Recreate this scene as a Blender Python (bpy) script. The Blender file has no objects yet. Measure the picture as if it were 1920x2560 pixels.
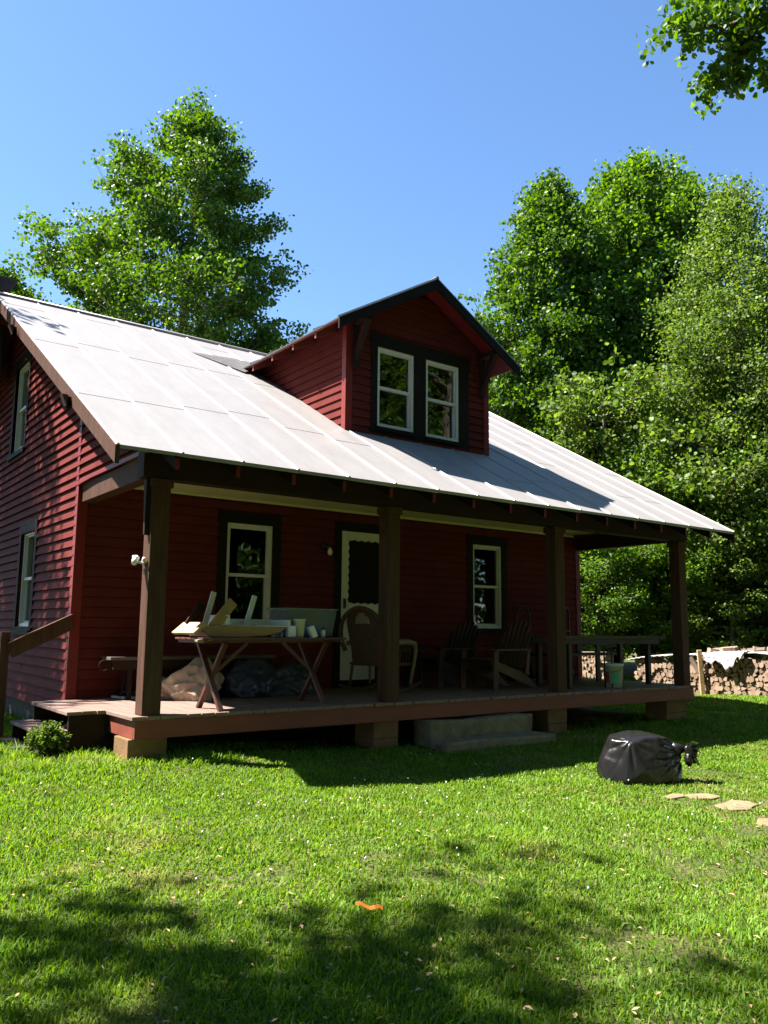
import bpy, math, random
import numpy as np
from mathutils import Vector, Matrix

sc = bpy.context.scene
COL = sc.collection
R = math.radians

# ------------------------------------------------------------------ camera
CAM = Vector((-2.773, -7.400, 0.807))
cam_d = bpy.data.cameras.new('camera')
cam_o = bpy.data.objects.new('camera', cam_d)
COL.objects.link(cam_o)
cam_d.sensor_fit = 'HORIZONTAL'
cam_d.sensor_width = 36.0
cam_d.lens = 38.233
cam_d.clip_start = 0.05
cam_d.clip_end = 2000
yaw, pitch, roll = 0.6383, 0.1423, 0.0103
f_ = Vector((math.sin(yaw)*math.cos(pitch), math.cos(yaw)*math.cos(pitch), math.sin(pitch)))
r_ = Vector((math.cos(yaw), -math.sin(yaw), 0.0))
u_ = r_.cross(f_)
rr = r_*math.cos(roll) + u_*math.sin(roll)
uu = -r_*math.sin(roll) + u_*math.cos(roll)
M = Matrix((rr, uu, -f_)).transposed().to_4x4()
M.translation = CAM
cam_o.matrix_world = M
sc.camera = cam_o

# ------------------------------------------------------------------ light
SUN = Vector((-1.03, 0.86, 2.04)).normalized()      # towards the sun
sun_el = math.asin(SUN.z)
sun_az = math.atan2(SUN.x, SUN.y)                   # from +Y, clockwise
world = bpy.data.worlds.new('World')
sc.world = world
world.use_nodes = True
nt = world.node_tree
bg = nt.nodes['Background']
sky = nt.nodes.new('ShaderNodeTexSky')
sky.sky_type = 'NISHITA'
sky.sun_disc = False
sky.sun_elevation = sun_el
sky.sun_rotation = sun_az
sky.altitude = 700
sky.air_density = 1.0
sky.dust_density = 0.3
sky.ozone_density = 4.0
hs_ = nt.nodes.new('ShaderNodeHueSaturation')
hs_.inputs['Saturation'].default_value = 1.07
hs_.inputs['Hue'].default_value = 0.499
nt.links.new(sky.outputs[0], hs_.inputs['Color'])
nt.links.new(hs_.outputs[0], bg.inputs[0])
bg.inputs[1].default_value = 0.066
ld = bpy.data.lights.new('sun', 'SUN')
ld.energy = 5.0
ld.angle = R(0.55)
ld.color = (1.0, 0.945, 0.87)
lo = bpy.data.objects.new('sun', ld)
COL.objects.link(lo)
lo.rotation_euler = (-SUN).to_track_quat('-Z', 'Y').to_euler()
lo.location = SUN*40

sc.view_settings.view_transform = 'Standard'
sc.view_settings.look = 'None'
sc.view_settings.gamma = 1.0
sc.view_settings.exposure = 2.15

# ------------------------------------------------------------------ materials
MATS = {}
def new_mat(name):
    m = bpy.data.materials.new(name)
    m.use_nodes = True
    MATS[name] = m
    n = m.node_tree.nodes
    return m, m.node_tree, n['Principled BSDF']

def paint(name, col, rough=0.6, var=0.12, scale=6.0, bump=0.1, bscale=60, spec=0.35, stretch=None, dirt=None, metallic=0.0):
    """base colour broken up by object-space noise, plus fine bump"""
    m, t, b = new_mat(name)
    tc = t.nodes.new('ShaderNodeTexCoord')
    mp = t.nodes.new('ShaderNodeMapping')
    t.links.new(tc.outputs['Object'], mp.inputs['Vector'])
    if stretch: mp.inputs['Scale'].default_value = stretch
    nz = t.nodes.new('ShaderNodeTexNoise')
    nz.inputs['Scale'].default_value = scale
    nz.inputs['Detail'].default_value = 6
    nz.inputs['Roughness'].default_value = 0.65
    t.links.new(mp.outputs[0], nz.inputs['Vector'])
    cr = t.nodes.new('ShaderNodeValToRGB')
    lo_ = [max(0, c*(1-var)) for c in col]; hi = [min(1, c*(1+var)) for c in col]
    cr.color_ramp.elements[0].position = 0.3
    cr.color_ramp.elements[1].position = 0.7
    cr.color_ramp.elements[0].color = (*lo_, 1)
    cr.color_ramp.elements[1].color = (*hi, 1)
    t.links.new(nz.outputs[0], cr.inputs[0])
    out = cr.outputs[0]
    if dirt:
        dcol, dscale, lo2, hi2 = dirt
        n2 = t.nodes.new('ShaderNodeTexNoise'); n2.inputs['Scale'].default_value = dscale
        n2.inputs['Detail'].default_value = 8; n2.inputs['Roughness'].default_value = 0.7
        t.links.new(mp.outputs[0], n2.inputs['Vector'])
        r2 = t.nodes.new('ShaderNodeMapRange'); r2.inputs[1].default_value = lo2; r2.inputs[2].default_value = hi2
        t.links.new(n2.outputs[0], r2.inputs[0])
        mx = t.nodes.new('ShaderNodeMix'); mx.data_type = 'RGBA'
        t.links.new(r2.outputs[0], mx.inputs[0])
        t.links.new(out, mx.inputs[6]); mx.inputs[7].default_value = (*dcol, 1)
        out = mx.outputs[2]
    t.links.new(out, b.inputs['Base Color'])
    b.inputs['Roughness'].default_value = rough
    b.inputs['Specular IOR Level'].default_value = spec
    b.inputs['Metallic'].default_value = metallic
    if bump:
        n3 = t.nodes.new('ShaderNodeTexNoise'); n3.inputs['Scale'].default_value = bscale
        n3.inputs['Detail'].default_value = 5
        t.links.new(mp.outputs[0], n3.inputs['Vector'])
        bp = t.nodes.new('ShaderNodeBump'); bp.inputs['Strength'].default_value = bump
        bp.inputs['Distance'].default_value = 0.01
        t.links.new(n3.outputs[0], bp.inputs['Height'])
        t.links.new(bp.outputs[0], b.inputs['Normal'])
    return m

paint('red_paint', (0.112, 0.0225, 0.0195), 0.7, 0.16, 3.0, 0.25, 90, 0.04, (1, 1, 1), ((0.088, 0.018, 0.016), 14, 0.55, 0.8))
paint('red_trim', (0.16, 0.018, 0.016), 0.5, 0.12, 5.0, 0.15, 80, 0.2)
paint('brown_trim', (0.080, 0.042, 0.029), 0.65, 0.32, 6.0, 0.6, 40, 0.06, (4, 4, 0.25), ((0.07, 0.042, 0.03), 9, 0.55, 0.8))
paint('dark_trim', (0.011, 0.009, 0.006), 0.7, 0.15, 5.0, 0.15, 70, 0.12)
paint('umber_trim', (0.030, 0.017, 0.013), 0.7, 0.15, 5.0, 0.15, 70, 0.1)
paint('white_paint', (0.62, 0.62, 0.59), 0.45, 0.05, 8.0, 0.05, 80)
paint('cream_paint', (0.55, 0.51, 0.30), 0.55, 0.06, 4.0, 0.05, 80)
paint('deck_wood', (0.20, 0.13, 0.105), 0.6, 0.25, 3.0, 0.35, 40, 0.3, (3, 0.35, 1), ((0.22, 0.16, 0.135), 5, 0.5, 0.75))
paint('red_fascia', (0.19, 0.05, 0.032), 0.55, 0.2, 4.0, 0.25, 50, 0.3, (0.4, 1, 1.5), ((0.13, 0.045, 0.032), 8, 0.5, 0.8))
paint('block', (0.18, 0.105, 0.05), 0.9, 0.25, 5.0, 0.6, 70, 0.2, None, ((0.16, 0.10, 0.06), 12, 0.5, 0.8))
paint('foundation', (0.06, 0.055, 0.042), 0.9, 0.3, 5.0, 0.7, 40, 0.2)
paint('stone', (0.20, 0.165, 0.105), 0.95, 0.35, 5.0, 0.9, 40, 0.15, None, ((0.10, 0.09, 0.05), 9, 0.55, 0.75))
paint('paver', (0.20, 0.155, 0.09), 0.95, 0.22, 9.0, 0.7, 60, 0.15, None, ((0.11, 0.09, 0.05), 16, 0.5, 0.75))
paint('table_wood', (0.085, 0.032, 0.022), 0.45, 0.3, 4.0, 0.25, 60, 0.4, (1, 1, 1))
paint('tan_wood', (0.30, 0.18, 0.07), 0.5, 0.15, 5.0, 0.15, 60)
paint('pale_wood', (0.42, 0.28, 0.14), 0.6, 0.2, 6.0, 0.2, 60)
paint('grey_wood', (0.10, 0.078, 0.065), 0.75, 0.3, 4.0, 0.35, 50, 0.2, (1, 1, 1))
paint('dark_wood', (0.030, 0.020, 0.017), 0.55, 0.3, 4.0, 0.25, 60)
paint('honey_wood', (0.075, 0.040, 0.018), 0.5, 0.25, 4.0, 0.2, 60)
paint('wicker', (0.085, 0.050, 0.035), 0.6, 0.3, 30.0, 0.6, 120)
paint('wicker_trim', (0.20, 0.155, 0.12), 0.6, 0.3, 30.0, 0.5, 120)
paint('beige_cloth', (0.42, 0.33, 0.25), 0.85, 0.2, 4.0, 0.3, 30)
paint('navy_plastic', (0.018, 0.026, 0.055), 0.3, 0.3, 4.0, 0.3, 25, 0.5)
paint('black_plastic', (0.010, 0.009, 0.009), 0.27, 0.3, 5.0, 0.22, 30, 0.4)
paint('black_metal', (0.012, 0.012, 0.013), 0.35, 0.2, 5.0, 0.0, 20, 0.5)
paint('white_plastic', (0.6, 0.6, 0.58), 0.4, 0.04, 8.0, 0.0)
paint('paper', (0.72, 0.72, 0.78), 0.8, 0.05, 8.0, 0.0)
paint('blue_cloth', (0.03, 0.07, 0.30), 0.7, 0.3, 20.0, 0.3, 60)
paint('red_label', (0.45, 0.06, 0.05), 0.5, 0.1, 8.0, 0.0)
paint('green_label', (0.10, 0.34, 0.20), 0.5, 0.15, 20.0, 0.0)
paint('orange_tape', (0.85, 0.22, 0.03), 0.4, 0.06, 8.0, 0.0)
paint('bark', (0.16, 0.13, 0.10), 0.9, 0.35, 6.0, 1.0, 30, 0.2, (3, 3, 0.6))
paint('bark_pale', (0.30, 0.27, 0.22), 0.9, 0.3, 6.0, 0.8, 30, 0.2, (3, 3, 0.6))
paint('sheet_metal', (0.30, 0.28, 0.27), 0.45, 0.2, 3.0, 0.1, 30, 0.5, None, ((0.12, 0.08, 0.06), 4, 0.5, 0.8))
paint('tarp', (0.42, 0.39, 0.40), 0.45, 0.12, 5.0, 0.5, 18, 0.5)
paint('chimney_paint', (0.035, 0.025, 0.030), 0.6, 0.2, 5.0, 0.2, 50)
paint('sheathing', (0.14, 0.028, 0.028), 0.6, 0.2, 3.0, 0.2, 50)
paint('bulb', (0.75, 0.75, 0.72), 0.15, 0.02, 3.0, 0.0)

# roof metal: weathered painted tin with faint streaks and laps
m, t, b = new_mat('tin')
tc = t.nodes.new('ShaderNodeTexCoord'); mp = t.nodes.new('ShaderNodeMapping')
mp.inputs['Scale'].default_value = (1.0, 0.22, 0.22)
t.links.new(tc.outputs['Object'], mp.inputs[0])
n1 = t.nodes.new('ShaderNodeTexNoise'); n1.inputs['Scale'].default_value = 5; n1.inputs['Detail'].default_value = 8; n1.inputs['Roughness'].default_value = 0.7
t.links.new(mp.outputs[0], n1.inputs[0])
cr = t.nodes.new('ShaderNodeValToRGB')
cr.color_ramp.elements[0].position = 0.32; cr.color_ramp.elements[0].color = (0.240, 0.225, 0.220, 1)
cr.color_ramp.elements[1].position = 0.68; cr.color_ramp.elements[1].color = (0.280, 0.264, 0.257, 1)
t.links.new(n1.outputs[0], cr.inputs[0])
n2 = t.nodes.new('ShaderNodeTexNoise'); n2.inputs['Scale'].default_value = 1.3; n2.inputs['Detail'].default_value = 9; n2.inputs['Roughness'].default_value = 0.75
t.links.new(tc.outputs['Object'], n2.inputs[0])
mr = t.nodes.new('ShaderNodeMapRange'); mr.inputs[1].default_value = 0.58; mr.inputs[2].default_value = 0.78
t.links.new(n2.outputs[0], mr.inputs[0])
mx = t.nodes.new('ShaderNodeMix'); mx.data_type = 'RGBA'
t.links.new(mr.outputs[0], mx.inputs[0]); t.links.new(cr.outputs[0], mx.inputs[6]); mx.inputs[7].default_value = (0.205, 0.192, 0.188, 1)
t.links.new(mx.outputs[2], b.inputs['Base Color'])
b.inputs['Roughness'].default_value = 0.5
b.inputs['Metallic'].default_value = 0.12
n3 = t.nodes.new('ShaderNodeTexNoise'); n3.inputs['Scale'].default_value = 2.2; n3.inputs['Detail'].default_value = 3
t.links.new(tc.outputs['Object'], n3.inputs[0])
bp = t.nodes.new('ShaderNodeBump'); bp.inputs['Strength'].default_value = 0.25; bp.inputs['Distance'].default_value = 0.03
t.links.new(n3.outputs[0], bp.inputs['Height']); t.links.new(bp.outputs[0], b.inputs['Normal'])

# window glass: thin tinted pane
m, t, b = new_mat('glass')
t.nodes.remove(b)
tr = t.nodes.new('ShaderNodeBsdfTransparent'); tr.inputs[0].default_value = (0.45, 0.5, 0.48, 1)
gl = t.nodes.new('ShaderNodeBsdfGlossy'); gl.inputs['Roughness'].default_value = 0.02; gl.inputs[0].default_value = (0.95, 1, 0.97, 1)
fr = t.nodes.new('ShaderNodeFresnel'); fr.inputs[0].default_value = 1.75
nz = t.nodes.new('ShaderNodeTexNoise'); nz.inputs['Scale'].default_value = 2.5
tcg = t.nodes.new('ShaderNodeTexCoord'); t.links.new(tcg.outputs['Object'], nz.inputs[0])
bpg = t.nodes.new('ShaderNodeBump'); bpg.inputs['Strength'].default_value = 0.06; bpg.inputs['Distance'].default_value = 0.05
t.links.new(nz.outputs[0], bpg.inputs['Height']); t.links.new(bpg.outputs[0], gl.inputs['Normal'])
mxs = t.nodes.new('ShaderNodeMixShader')
t.links.new(fr.outputs[0], mxs.inputs[0]); t.links.new(tr.outputs[0], mxs.inputs[1]); t.links.new(gl.outputs[0], mxs.inputs[2])
t.links.new(mxs.outputs[0], t.nodes['Material Output'].inputs[0])

# clear plastic of the tote
m, t, b = new_mat('clear_plastic')
t.nodes.remove(b)
tr = t.nodes.new('ShaderNodeBsdfTransparent'); tr.inputs[0].default_value = (0.72, 0.80, 0.84, 1)
df = t.nodes.new('ShaderNodeBsdfPrincipled'); df.inputs['Base Color'].default_value = (0.42, 0.52, 0.52, 1); df.inputs['Roughness'].default_value = 0.3
mxs = t.nodes.new('ShaderNodeMixShader'); mxs.inputs[0].default_value = 0.22
t.links.new(tr.outputs[0], mxs.inputs[1]); t.links.new(df.outputs[0], mxs.inputs[2])
t.links.new(mxs.outputs[0], t.nodes['Material Output'].inputs[0])

# insect screen
m, t, b = new_mat('screen')
b.inputs['Base Color'].default_value = (0.012, 0.012, 0.011, 1); b.inputs['Roughness'].default_value = 0.8
b.inputs['Specular IOR Level'].default_value = 0.1
nzs = t.nodes.new('ShaderNodeTexNoise'); nzs.inputs['Scale'].default_value = 300
bps = t.nodes.new('ShaderNodeBump'); bps.inputs['Strength'].default_value = 0.2
t.links.new(nzs.outputs[0], bps.inputs['Height']); t.links.new(bps.outputs[0], b.inputs['Normal'])

def leaf_mat(name, dark, light, hi, rough=0.5, trans=0.42, spec=0.28):
    m, t, b = new_mat(name)
    geo = t.nodes.new('ShaderNodeNewGeometry')
    cr = t.nodes.new('ShaderNodeValToRGB')
    cr.color_ramp.elements[0].position = 0.0; cr.color_ramp.elements[0].color = (*dark, 1)
    cr.color_ramp.elements[1].position = 1.0; cr.color_ramp.elements[1].color = (*hi, 1)
    e = cr.color_ramp.elements.new(0.6); e.color = (*light, 1)
    t.links.new(geo.outputs['Random Per Island'], cr.inputs[0])
    tc = t.nodes.new('ShaderNodeTexCoord')
    nz = t.nodes.new('ShaderNodeTexNoise'); nz.inputs['Scale'].default_value = 0.45; nz.inputs['Detail'].default_value = 2
    t.links.new(tc.outputs['Object'], nz.inputs[0])
    hs = t.nodes.new('ShaderNodeHueSaturation')
    mr = t.nodes.new('ShaderNodeMapRange'); mr.inputs[3].default_value = 0.75; mr.inputs[4].default_value = 1.3
    t.links.new(nz.outputs[0], mr.inputs[0]); t.links.new(mr.outputs[0], hs.inputs['Value'])
    t.links.new(cr.outputs[0], hs.inputs['Color'])
    t.links.new(hs.outputs[0], b.inputs['Base Color'])
    b.inputs['Roughness'].default_value = rough
    b.inputs['Specular IOR Level'].default_value = spec
    tl = t.nodes.new('ShaderNodeBsdfTranslucent')
    h2 = t.nodes.new('ShaderNodeHueSaturation'); h2.inputs['Saturation'].default_value = 1.15; h2.inputs['Value'].default_value = 1.5
    h2.inputs['Hue'].default_value = 0.485
    t.links.new(hs.outputs[0], h2.inputs['Color']); t.links.new(h2.outputs[0], tl.inputs[0])
    ms = t.nodes.new('ShaderNodeMixShader'); ms.inputs[0].default_value = trans
    t.links.new(b.outputs[0], ms.inputs[1]); t.links.new(tl.outputs[0], ms.inputs[2])
    t.links.new(ms.outputs[0], t.nodes['Material Output'].inputs[0])
    return m
leaf_mat('leaf_poplar', (0.030, 0.075, 0.010), (0.068, 0.142, 0.018), (0.115, 0.20, 0.030))
leaf_mat('leaf_bright', (0.042, 0.100, 0.011), (0.088, 0.178, 0.020), (0.14, 0.24, 0.035))
leaf_mat('leaf_pale', (0.050, 0.095, 0.016), (0.10, 0.165, 0.028), (0.16, 0.23, 0.05), 0.5)
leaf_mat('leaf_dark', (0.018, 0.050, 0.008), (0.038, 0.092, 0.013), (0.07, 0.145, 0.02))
leaf_mat('grass_blade', (0.066, 0.148, 0.014), (0.126, 0.240, 0.024), (0.22, 0.31, 0.056), 0.6, 0.42, 0.15)
# dry patches inside the grass
[n for n in MATS['grass_blade'].node_tree.nodes if n.type == 'TEX_NOISE'][0].inputs['Scale'].default_value = 1.7
[n for n in MATS['grass_blade'].node_tree.nodes if n.type == 'MAP_RANGE'][0].inputs[3].default_value = .62
[n for n in MATS['grass_blade'].node_tree.nodes if n.type == 'MAP_RANGE'][0].inputs[4].default_value = 1.42
gm = MATS['grass_blade']; t = gm.node_tree
hsn = [n for n in t.nodes if n.type == 'HUE_SAT'][0]
tc = t.nodes.new('ShaderNodeTexCoord')
nz = t.nodes.new('ShaderNodeTexNoise'); nz.inputs['Scale'].default_value = 1.15; nz.inputs['Detail'].default_value = 6; nz.inputs['Roughness'].default_value = 0.65
t.links.new(tc.outputs['Object'], nz.inputs[0])
mr = t.nodes.new('ShaderNodeMapRange'); mr.inputs[1].default_value = 0.55; mr.inputs[2].default_value = 0.80; mr.inputs[4].default_value = 0.7
t.links.new(nz.outputs[0], mr.inputs[0])
mx = t.nodes.new('ShaderNodeMix'); mx.data_type = 'RGBA'
src = [l for l in t.links if l.to_node == hsn and l.to_socket.name == 'Color'][0].from_socket
t.links.new(src, mx.inputs[6]); mx.inputs[7].default_value = (0.30, 0.26, 0.11, 1)
t.links.new(mr.outputs[0], mx.inputs[0]); t.links.new(mx.outputs[2], hsn.inputs['Color'])

m, t, b = new_mat('ground')
tc = t.nodes.new('ShaderNodeTexCoord')
n1 = t.nodes.new('ShaderNodeTexNoise'); n1.inputs['Scale'].default_value = 1.15; n1.inputs['Detail'].default_value = 8; n1.inputs['Roughness'].default_value = 0.7
n2 = t.nodes.new('ShaderNodeTexNoise'); n2.inputs['Scale'].default_value = 45; n2.inputs['Detail'].default_value = 8
t.links.new(tc.outputs['Object'], n1.inputs[0]); t.links.new(tc.outputs['Object'], n2.inputs[0])
cr = t.nodes.new('ShaderNodeValToRGB')
cr.color_ramp.elements[0].position = 0.35; cr.color_ramp.elements[0].color = (0.060, 0.095, 0.020, 1)
cr.color_ramp.elements[1].position = 0.75; cr.color_ramp.elements[1].color = (0.23, 0.17, 0.09, 1)
e = cr.color_ramp.elements.new(0.55); e.color = (0.13, 0.135, 0.045, 1)
t.links.new(n1.outputs[0], cr.inputs[0])
mx = t.nodes.new('ShaderNodeMix'); mx.data_type = 'RGBA'; mx.blend_type = 'MULTIPLY'
mx.inputs[0].default_value = 1.0
r2 = t.nodes.new('ShaderNodeValToRGB'); r2.color_ramp.elements[0].position = 0.35; r2.color_ramp.elements[0].color = (0.4, 0.4, 0.4, 1)
r2.color_ramp.elements[1].position = 0.7
t.links.new(n2.outputs[0], r2.inputs[0])
t.links.new(cr.outputs[0], mx.inputs[6]); t.links.new(r2.outputs[0], mx.inputs[7])
t.links.new(mx.outputs[2], b.inputs['Base Color'])
b.inputs['Roughness'].default_value = 0.95; b.inputs['Specular IOR Level'].default_value = 0.1
bp = t.nodes.new('ShaderNodeBump'); bp.inputs['Strength'].default_value = 0.8; bp.inputs['Distance'].default_value = 0.03
t.links.new(n2.outputs[0], bp.inputs['Height']); t.links.new(bp.outputs[0], b.inputs['Normal'])

# sawn log end: rings by island tint
def logmat(name, c0, c1):
    m, t, b = new_mat(name)
    oi = t.nodes.new('ShaderNodeObjectInfo')
    geo = t.nodes.new('ShaderNodeNewGeometry')
    ad = t.nodes.new('ShaderNodeMath'); ad.operation = 'ADD'
    t.links.new(oi.outputs['Random'], ad.inputs[0]); t.links.new(geo.outputs['Random Per Island'], ad.inputs[1])
    fr = t.nodes.new('ShaderNodeMath'); fr.operation = 'FRACT'; t.links.new(ad.outputs[0], fr.inputs[0])
    cr = t.nodes.new('ShaderNodeValToRGB'); cr.color_ramp.elements[0].color = (*c0, 1); cr.color_ramp.elements[1].color = (*c1, 1)
    t.links.new(fr.outputs[0], cr.inputs[0])
    tc = t.nodes.new('ShaderNodeTexCoord'); nz = t.nodes.new('ShaderNodeTexNoise'); nz.inputs['Scale'].default_value = 30; nz.inputs['Detail'].default_value = 6
    t.links.new(tc.outputs['Object'], nz.inputs[0])
    mr = t.nodes.new('ShaderNodeMapRange'); mr.inputs[3].default_value = 0.65; mr.inputs[4].default_value = 1.25
    t.links.new(nz.outputs[0], mr.inputs[0])
    hs = t.nodes.new('ShaderNodeHueSaturation'); t.links.new(mr.outputs[0], hs.inputs['Value']); t.links.new(cr.outputs[0], hs.inputs['Color'])
    t.links.new(hs.outputs[0], b.inputs['Base Color']); b.inputs['Roughness'].default_value = 0.85
logmat('log_wood', (0.18, 0.12, 0.08), (0.33, 0.23, 0.15))
logmat('log_bark', (0.09, 0.06, 0.045), (0.19, 0.13, 0.10))

# ------------------------------------------------------------------ mesh helpers
class MB:
    def __init__(s): s.v = []; s.f = []; s.mi = []; s.sm = []
    def add(s, vs, fs, mi=0, smooth=False):
        o = len(s.v); s.v += [tuple(v) for v in vs]
        for f in fs: s.f.append(tuple(i+o for i in f)); s.mi.append(mi); s.sm.append(smooth)
        return s
    def box(s, x0, x1, y0, y1, z0, z1, mi=0):
        vs = [(x, y, z) for z in (z0, z1) for y in (y0, y1) for x in (x0, x1)]
        return s.add(vs, [(0, 2, 3, 1), (4, 5, 7, 6), (0, 1, 5, 4), (2, 6, 7, 3), (0, 4, 6, 2), (1, 3, 7, 5)], mi)
    def obox(s, c, ax, ay, az, hx, hy, hz, mi=0):
        c = Vector(c); vs = []
        for k in (-1, 1):
            for j in (-1, 1):
                for i in (-1, 1): vs.append(c + ax*hx*i + ay*hy*j + az*hz*k)
        return s.add(vs, [(0, 2, 3, 1), (4, 5, 7, 6), (0, 1, 5, 4), (2, 6, 7, 3), (0, 4, 6, 2), (1, 3, 7, 5)], mi)
    def bar(s, a, b, w, h, up=(0, 0, 1), mi=0):
        a = Vector(a); b = Vector(b); d = (b-a); L = d.length; d.normalize()
        up = Vector(up); sx = d.cross(up)
        if sx.length < 1e-4: sx = d.cross(Vector((1, 0, 0)))
        sx.normalize(); sz = sx.cross(d).normalized()
        return s.obox((a+b)/2, d, sx, sz, L/2, w/2, h/2, mi)
    def tube(s, pts, rad, n=8, mi=0, cap=True):
        pts = [Vector(p) for p in pts]
        if not hasattr(rad, '__len__'): rad = [rad]*len(pts)
        rings = []; up = Vector((0.13, 0.21, 1)).normalized(); prev = None
        vs = []
        for i, p in enumerate(pts):
            d = (pts[min(i+1, len(pts)-1)] - pts[max(i-1, 0)]).normalized()
            if prev is None:
                x = d.cross(up)
                if x.length < .05: x = d.cross(Vector((1, 0, 0)))
                x.normalize()
            else:
                x = (prev - d*prev.dot(d)).normalized()
            prev = x; y = d.cross(x)
            for k in range(n):
                a = 2*math.pi*k/n
                vs.append(p + (x*math.cos(a)+y*math.sin(a))*rad[i])
        fs = []
        for i in range(len(pts)-1):
            for k in range(n):
                k2 = (k+1) % n
                fs.append((i*n+k, i*n+k2, (i+1)*n+k2, (i+1)*n+k))
        s.add(vs, fs, mi, True)
        if cap:
            o = len(s.v)-len(vs)
            s.f.append(tuple(o+k for k in range(n))[::-1]); s.mi.append(mi); s.sm.append(False)
            s.f.append(tuple(o+(len(pts)-1)*n+k for k in range(n))); s.mi.append(mi); s.sm.append(False)
        return s
    def prism(s, poly, d, mi=0):
        """poly: planar ring of points, extruded by vector d"""
        n = len(poly); d = Vector(d)
        vs = [Vector(p) for p in poly] + [Vector(p)+d for p in poly]
        fs = [tuple(range(n))[::-1], tuple(range(n, 2*n))]
        for i in range(n):
            j = (i+1) % n; fs.append((i, j, n+j, n+i))
        return s.add(vs, fs, mi)
    def lathe(s, c, prof, n=16, mi=0, axis=(0, 0, 1)):
        c = Vector(c); vs = []; q = Vector((0, 0, 1)).rotation_difference(Vector(axis).normalized())
        for r, z in prof:
            for k in range(n):
                a = 2*math.pi*k/n
                vs.append(c + q @ Vector((r*math.cos(a), r*math.sin(a), z)))
        fs = []
        for i in range(len(prof)-1):
            for k in range(n):
                k2 = (k+1) % n; fs.append((i*n+k, i*n+k2, (i+1)*n+k2, (i+1)*n+k))
        return s.add(vs, fs, mi, True)
    def build(s, name, mats, parent=None, bevel=0, loc=None):
        if isinstance(mats, str): mats = [mats]
        me = bpy.data.meshes.new(name)
        vs = s.v
        if loc is not None: vs = [(v[0]-loc[0], v[1]-loc[1], v[2]-loc[2]) for v in vs]
        me.from_pydata(vs, [], s.f)
        for mm in mats: me.materials.append(MATS[mm])
        me.polygons.foreach_set('material_index', s.mi)
        me.polygons.foreach_set('use_smooth', s.sm)
        me.update()
        o = bpy.data.objects.new(name, me); COL.objects.link(o)
        if loc is not None: o.location = loc
        if parent: o.parent = parent
        if bevel:
            bm_ = o.modifiers.new('bevel', 'BEVEL'); bm_.width = bevel; bm_.segments = 2; bm_.limit_method = 'ANGLE'
            bm_.angle_limit = R(40)
        return o

def tag(o, label=None, cat=None, group=None, kind=None):
    if label: o['label'] = label
    if cat: o['category'] = cat
    if group: o['group'] = group
    if kind: o['kind'] = kind
    return o
def empty(name, loc, label, cat, group=None, rz=0.0):
    o = bpy.data.objects.new(name, None); COL.objects.link(o)
    o.location = loc; o.rotation_euler = (0, 0, rz); o.empty_display_size = 0.2
    return tag(o, label, cat, group)
def copy_tree(o, parent=None):
    c = o.copy(); COL.objects.link(c); c.parent = parent
    for ch in o.children: copy_tree(ch, c)
    return c
def np_mesh(name, verts, loops, starts, totals, mat, smooth=False, mi=None):
    me = bpy.data.meshes.new(name)
    me.vertices.add(len(verts)); me.vertices.foreach_set('co', np.asarray(verts, np.float32).ravel())
    me.loops.add(len(loops)); me.loops.foreach_set('vertex_index', np.asarray(loops, np.int32))
    me.polygons.add(len(starts)); me.polygons.foreach_set('loop_start', np.asarray(starts, np.int32))
    if smooth: me.polygons.foreach_set('use_smooth', np.ones(len(starts), bool))
    me.update(calc_edges=True)
    for mm in ([mat] if isinstance(mat, str) else mat): me.materials.append(MATS[mm])
    if mi is not None: me.polygons.foreach_set('material_index', np.asarray(mi, np.int32))
    return me

# ------------------------------------------------------------------ ground
def sstep(x, a, b):
    q = np.clip((x-a)/(b-a), 0, 1); return q*q*(3-2*q)
def gz(x, y):
    x = np.asarray(x, float); y = np.asarray(y, float)
    z = -.40 - .11*sstep(x, 0, 3.2)
    z = z + .036*np.clip(y, -14, 0)
    z = z + .012*np.sin(x*1.3+y*.7) * np.cos(y*1.1-x*.4)
    z = z - .03*sstep(x, 8, 16) + .12*np.exp(-((x-13.2)**2/7+(y-.6)**2/3.5))
    return z
def gzf(x, y): return float(gz(x, y))

xs = np.unique(np.concatenate([np.linspace(-600, -30, 12), np.linspace(-30, -6, 13), np.linspace(-6, 18, 97), np.linspace(18, 60, 22), np.linspace(60, 700, 12)]))
ys = np.unique(np.concatenate([np.linspace(-600, -30, 12), np.linspace(-30, -10, 11), np.linspace(-10, 14, 97), np.linspace(14, 60, 24), np.linspace(60, 700, 12)]))
X, Y = np.meshgrid(xs, ys); Z = gz(X, Y)
V = np.stack([X, Y, Z], -1).reshape(-1, 3); nx = len(xs); ny = len(ys)
ii, jj = np.meshgrid(np.arange(nx-1), np.arange(ny-1)); a = (jj*nx+ii).ravel()
L = np.stack([a, a+1, a+1+nx, a+nx], -1)
me = np_mesh('ground', V, L.ravel(), np.arange(len(a))*4, None, 'ground', True)
o = bpy.data.objects.new('ground', me); COL.objects.link(o)
tag(o, 'green lawn sloping gently down from the red porch', None, None, 'structure')

# value noise for scattering
def vnoise(x, y, s, seed):
    rng = np.random.default_rng(seed); g = rng.random((64, 64))
    x = x*s; y = y*s; xi = np.floor(x).astype(int); yi = np.floor(y).astype(int)
    fx = x-xi; fy = y-yi; fx = fx*fx*(3-2*fx); fy = fy*fy*(3-2*fy)
    G = lambda i, j: g[i % 64, j % 64]
    return (G(xi, yi)*(1-fx)+G(xi+1, yi)*fx)*(1-fy)+(G(xi, yi+1)*(1-fx)+G(xi+1, yi+1)*fx)*fy

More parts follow.
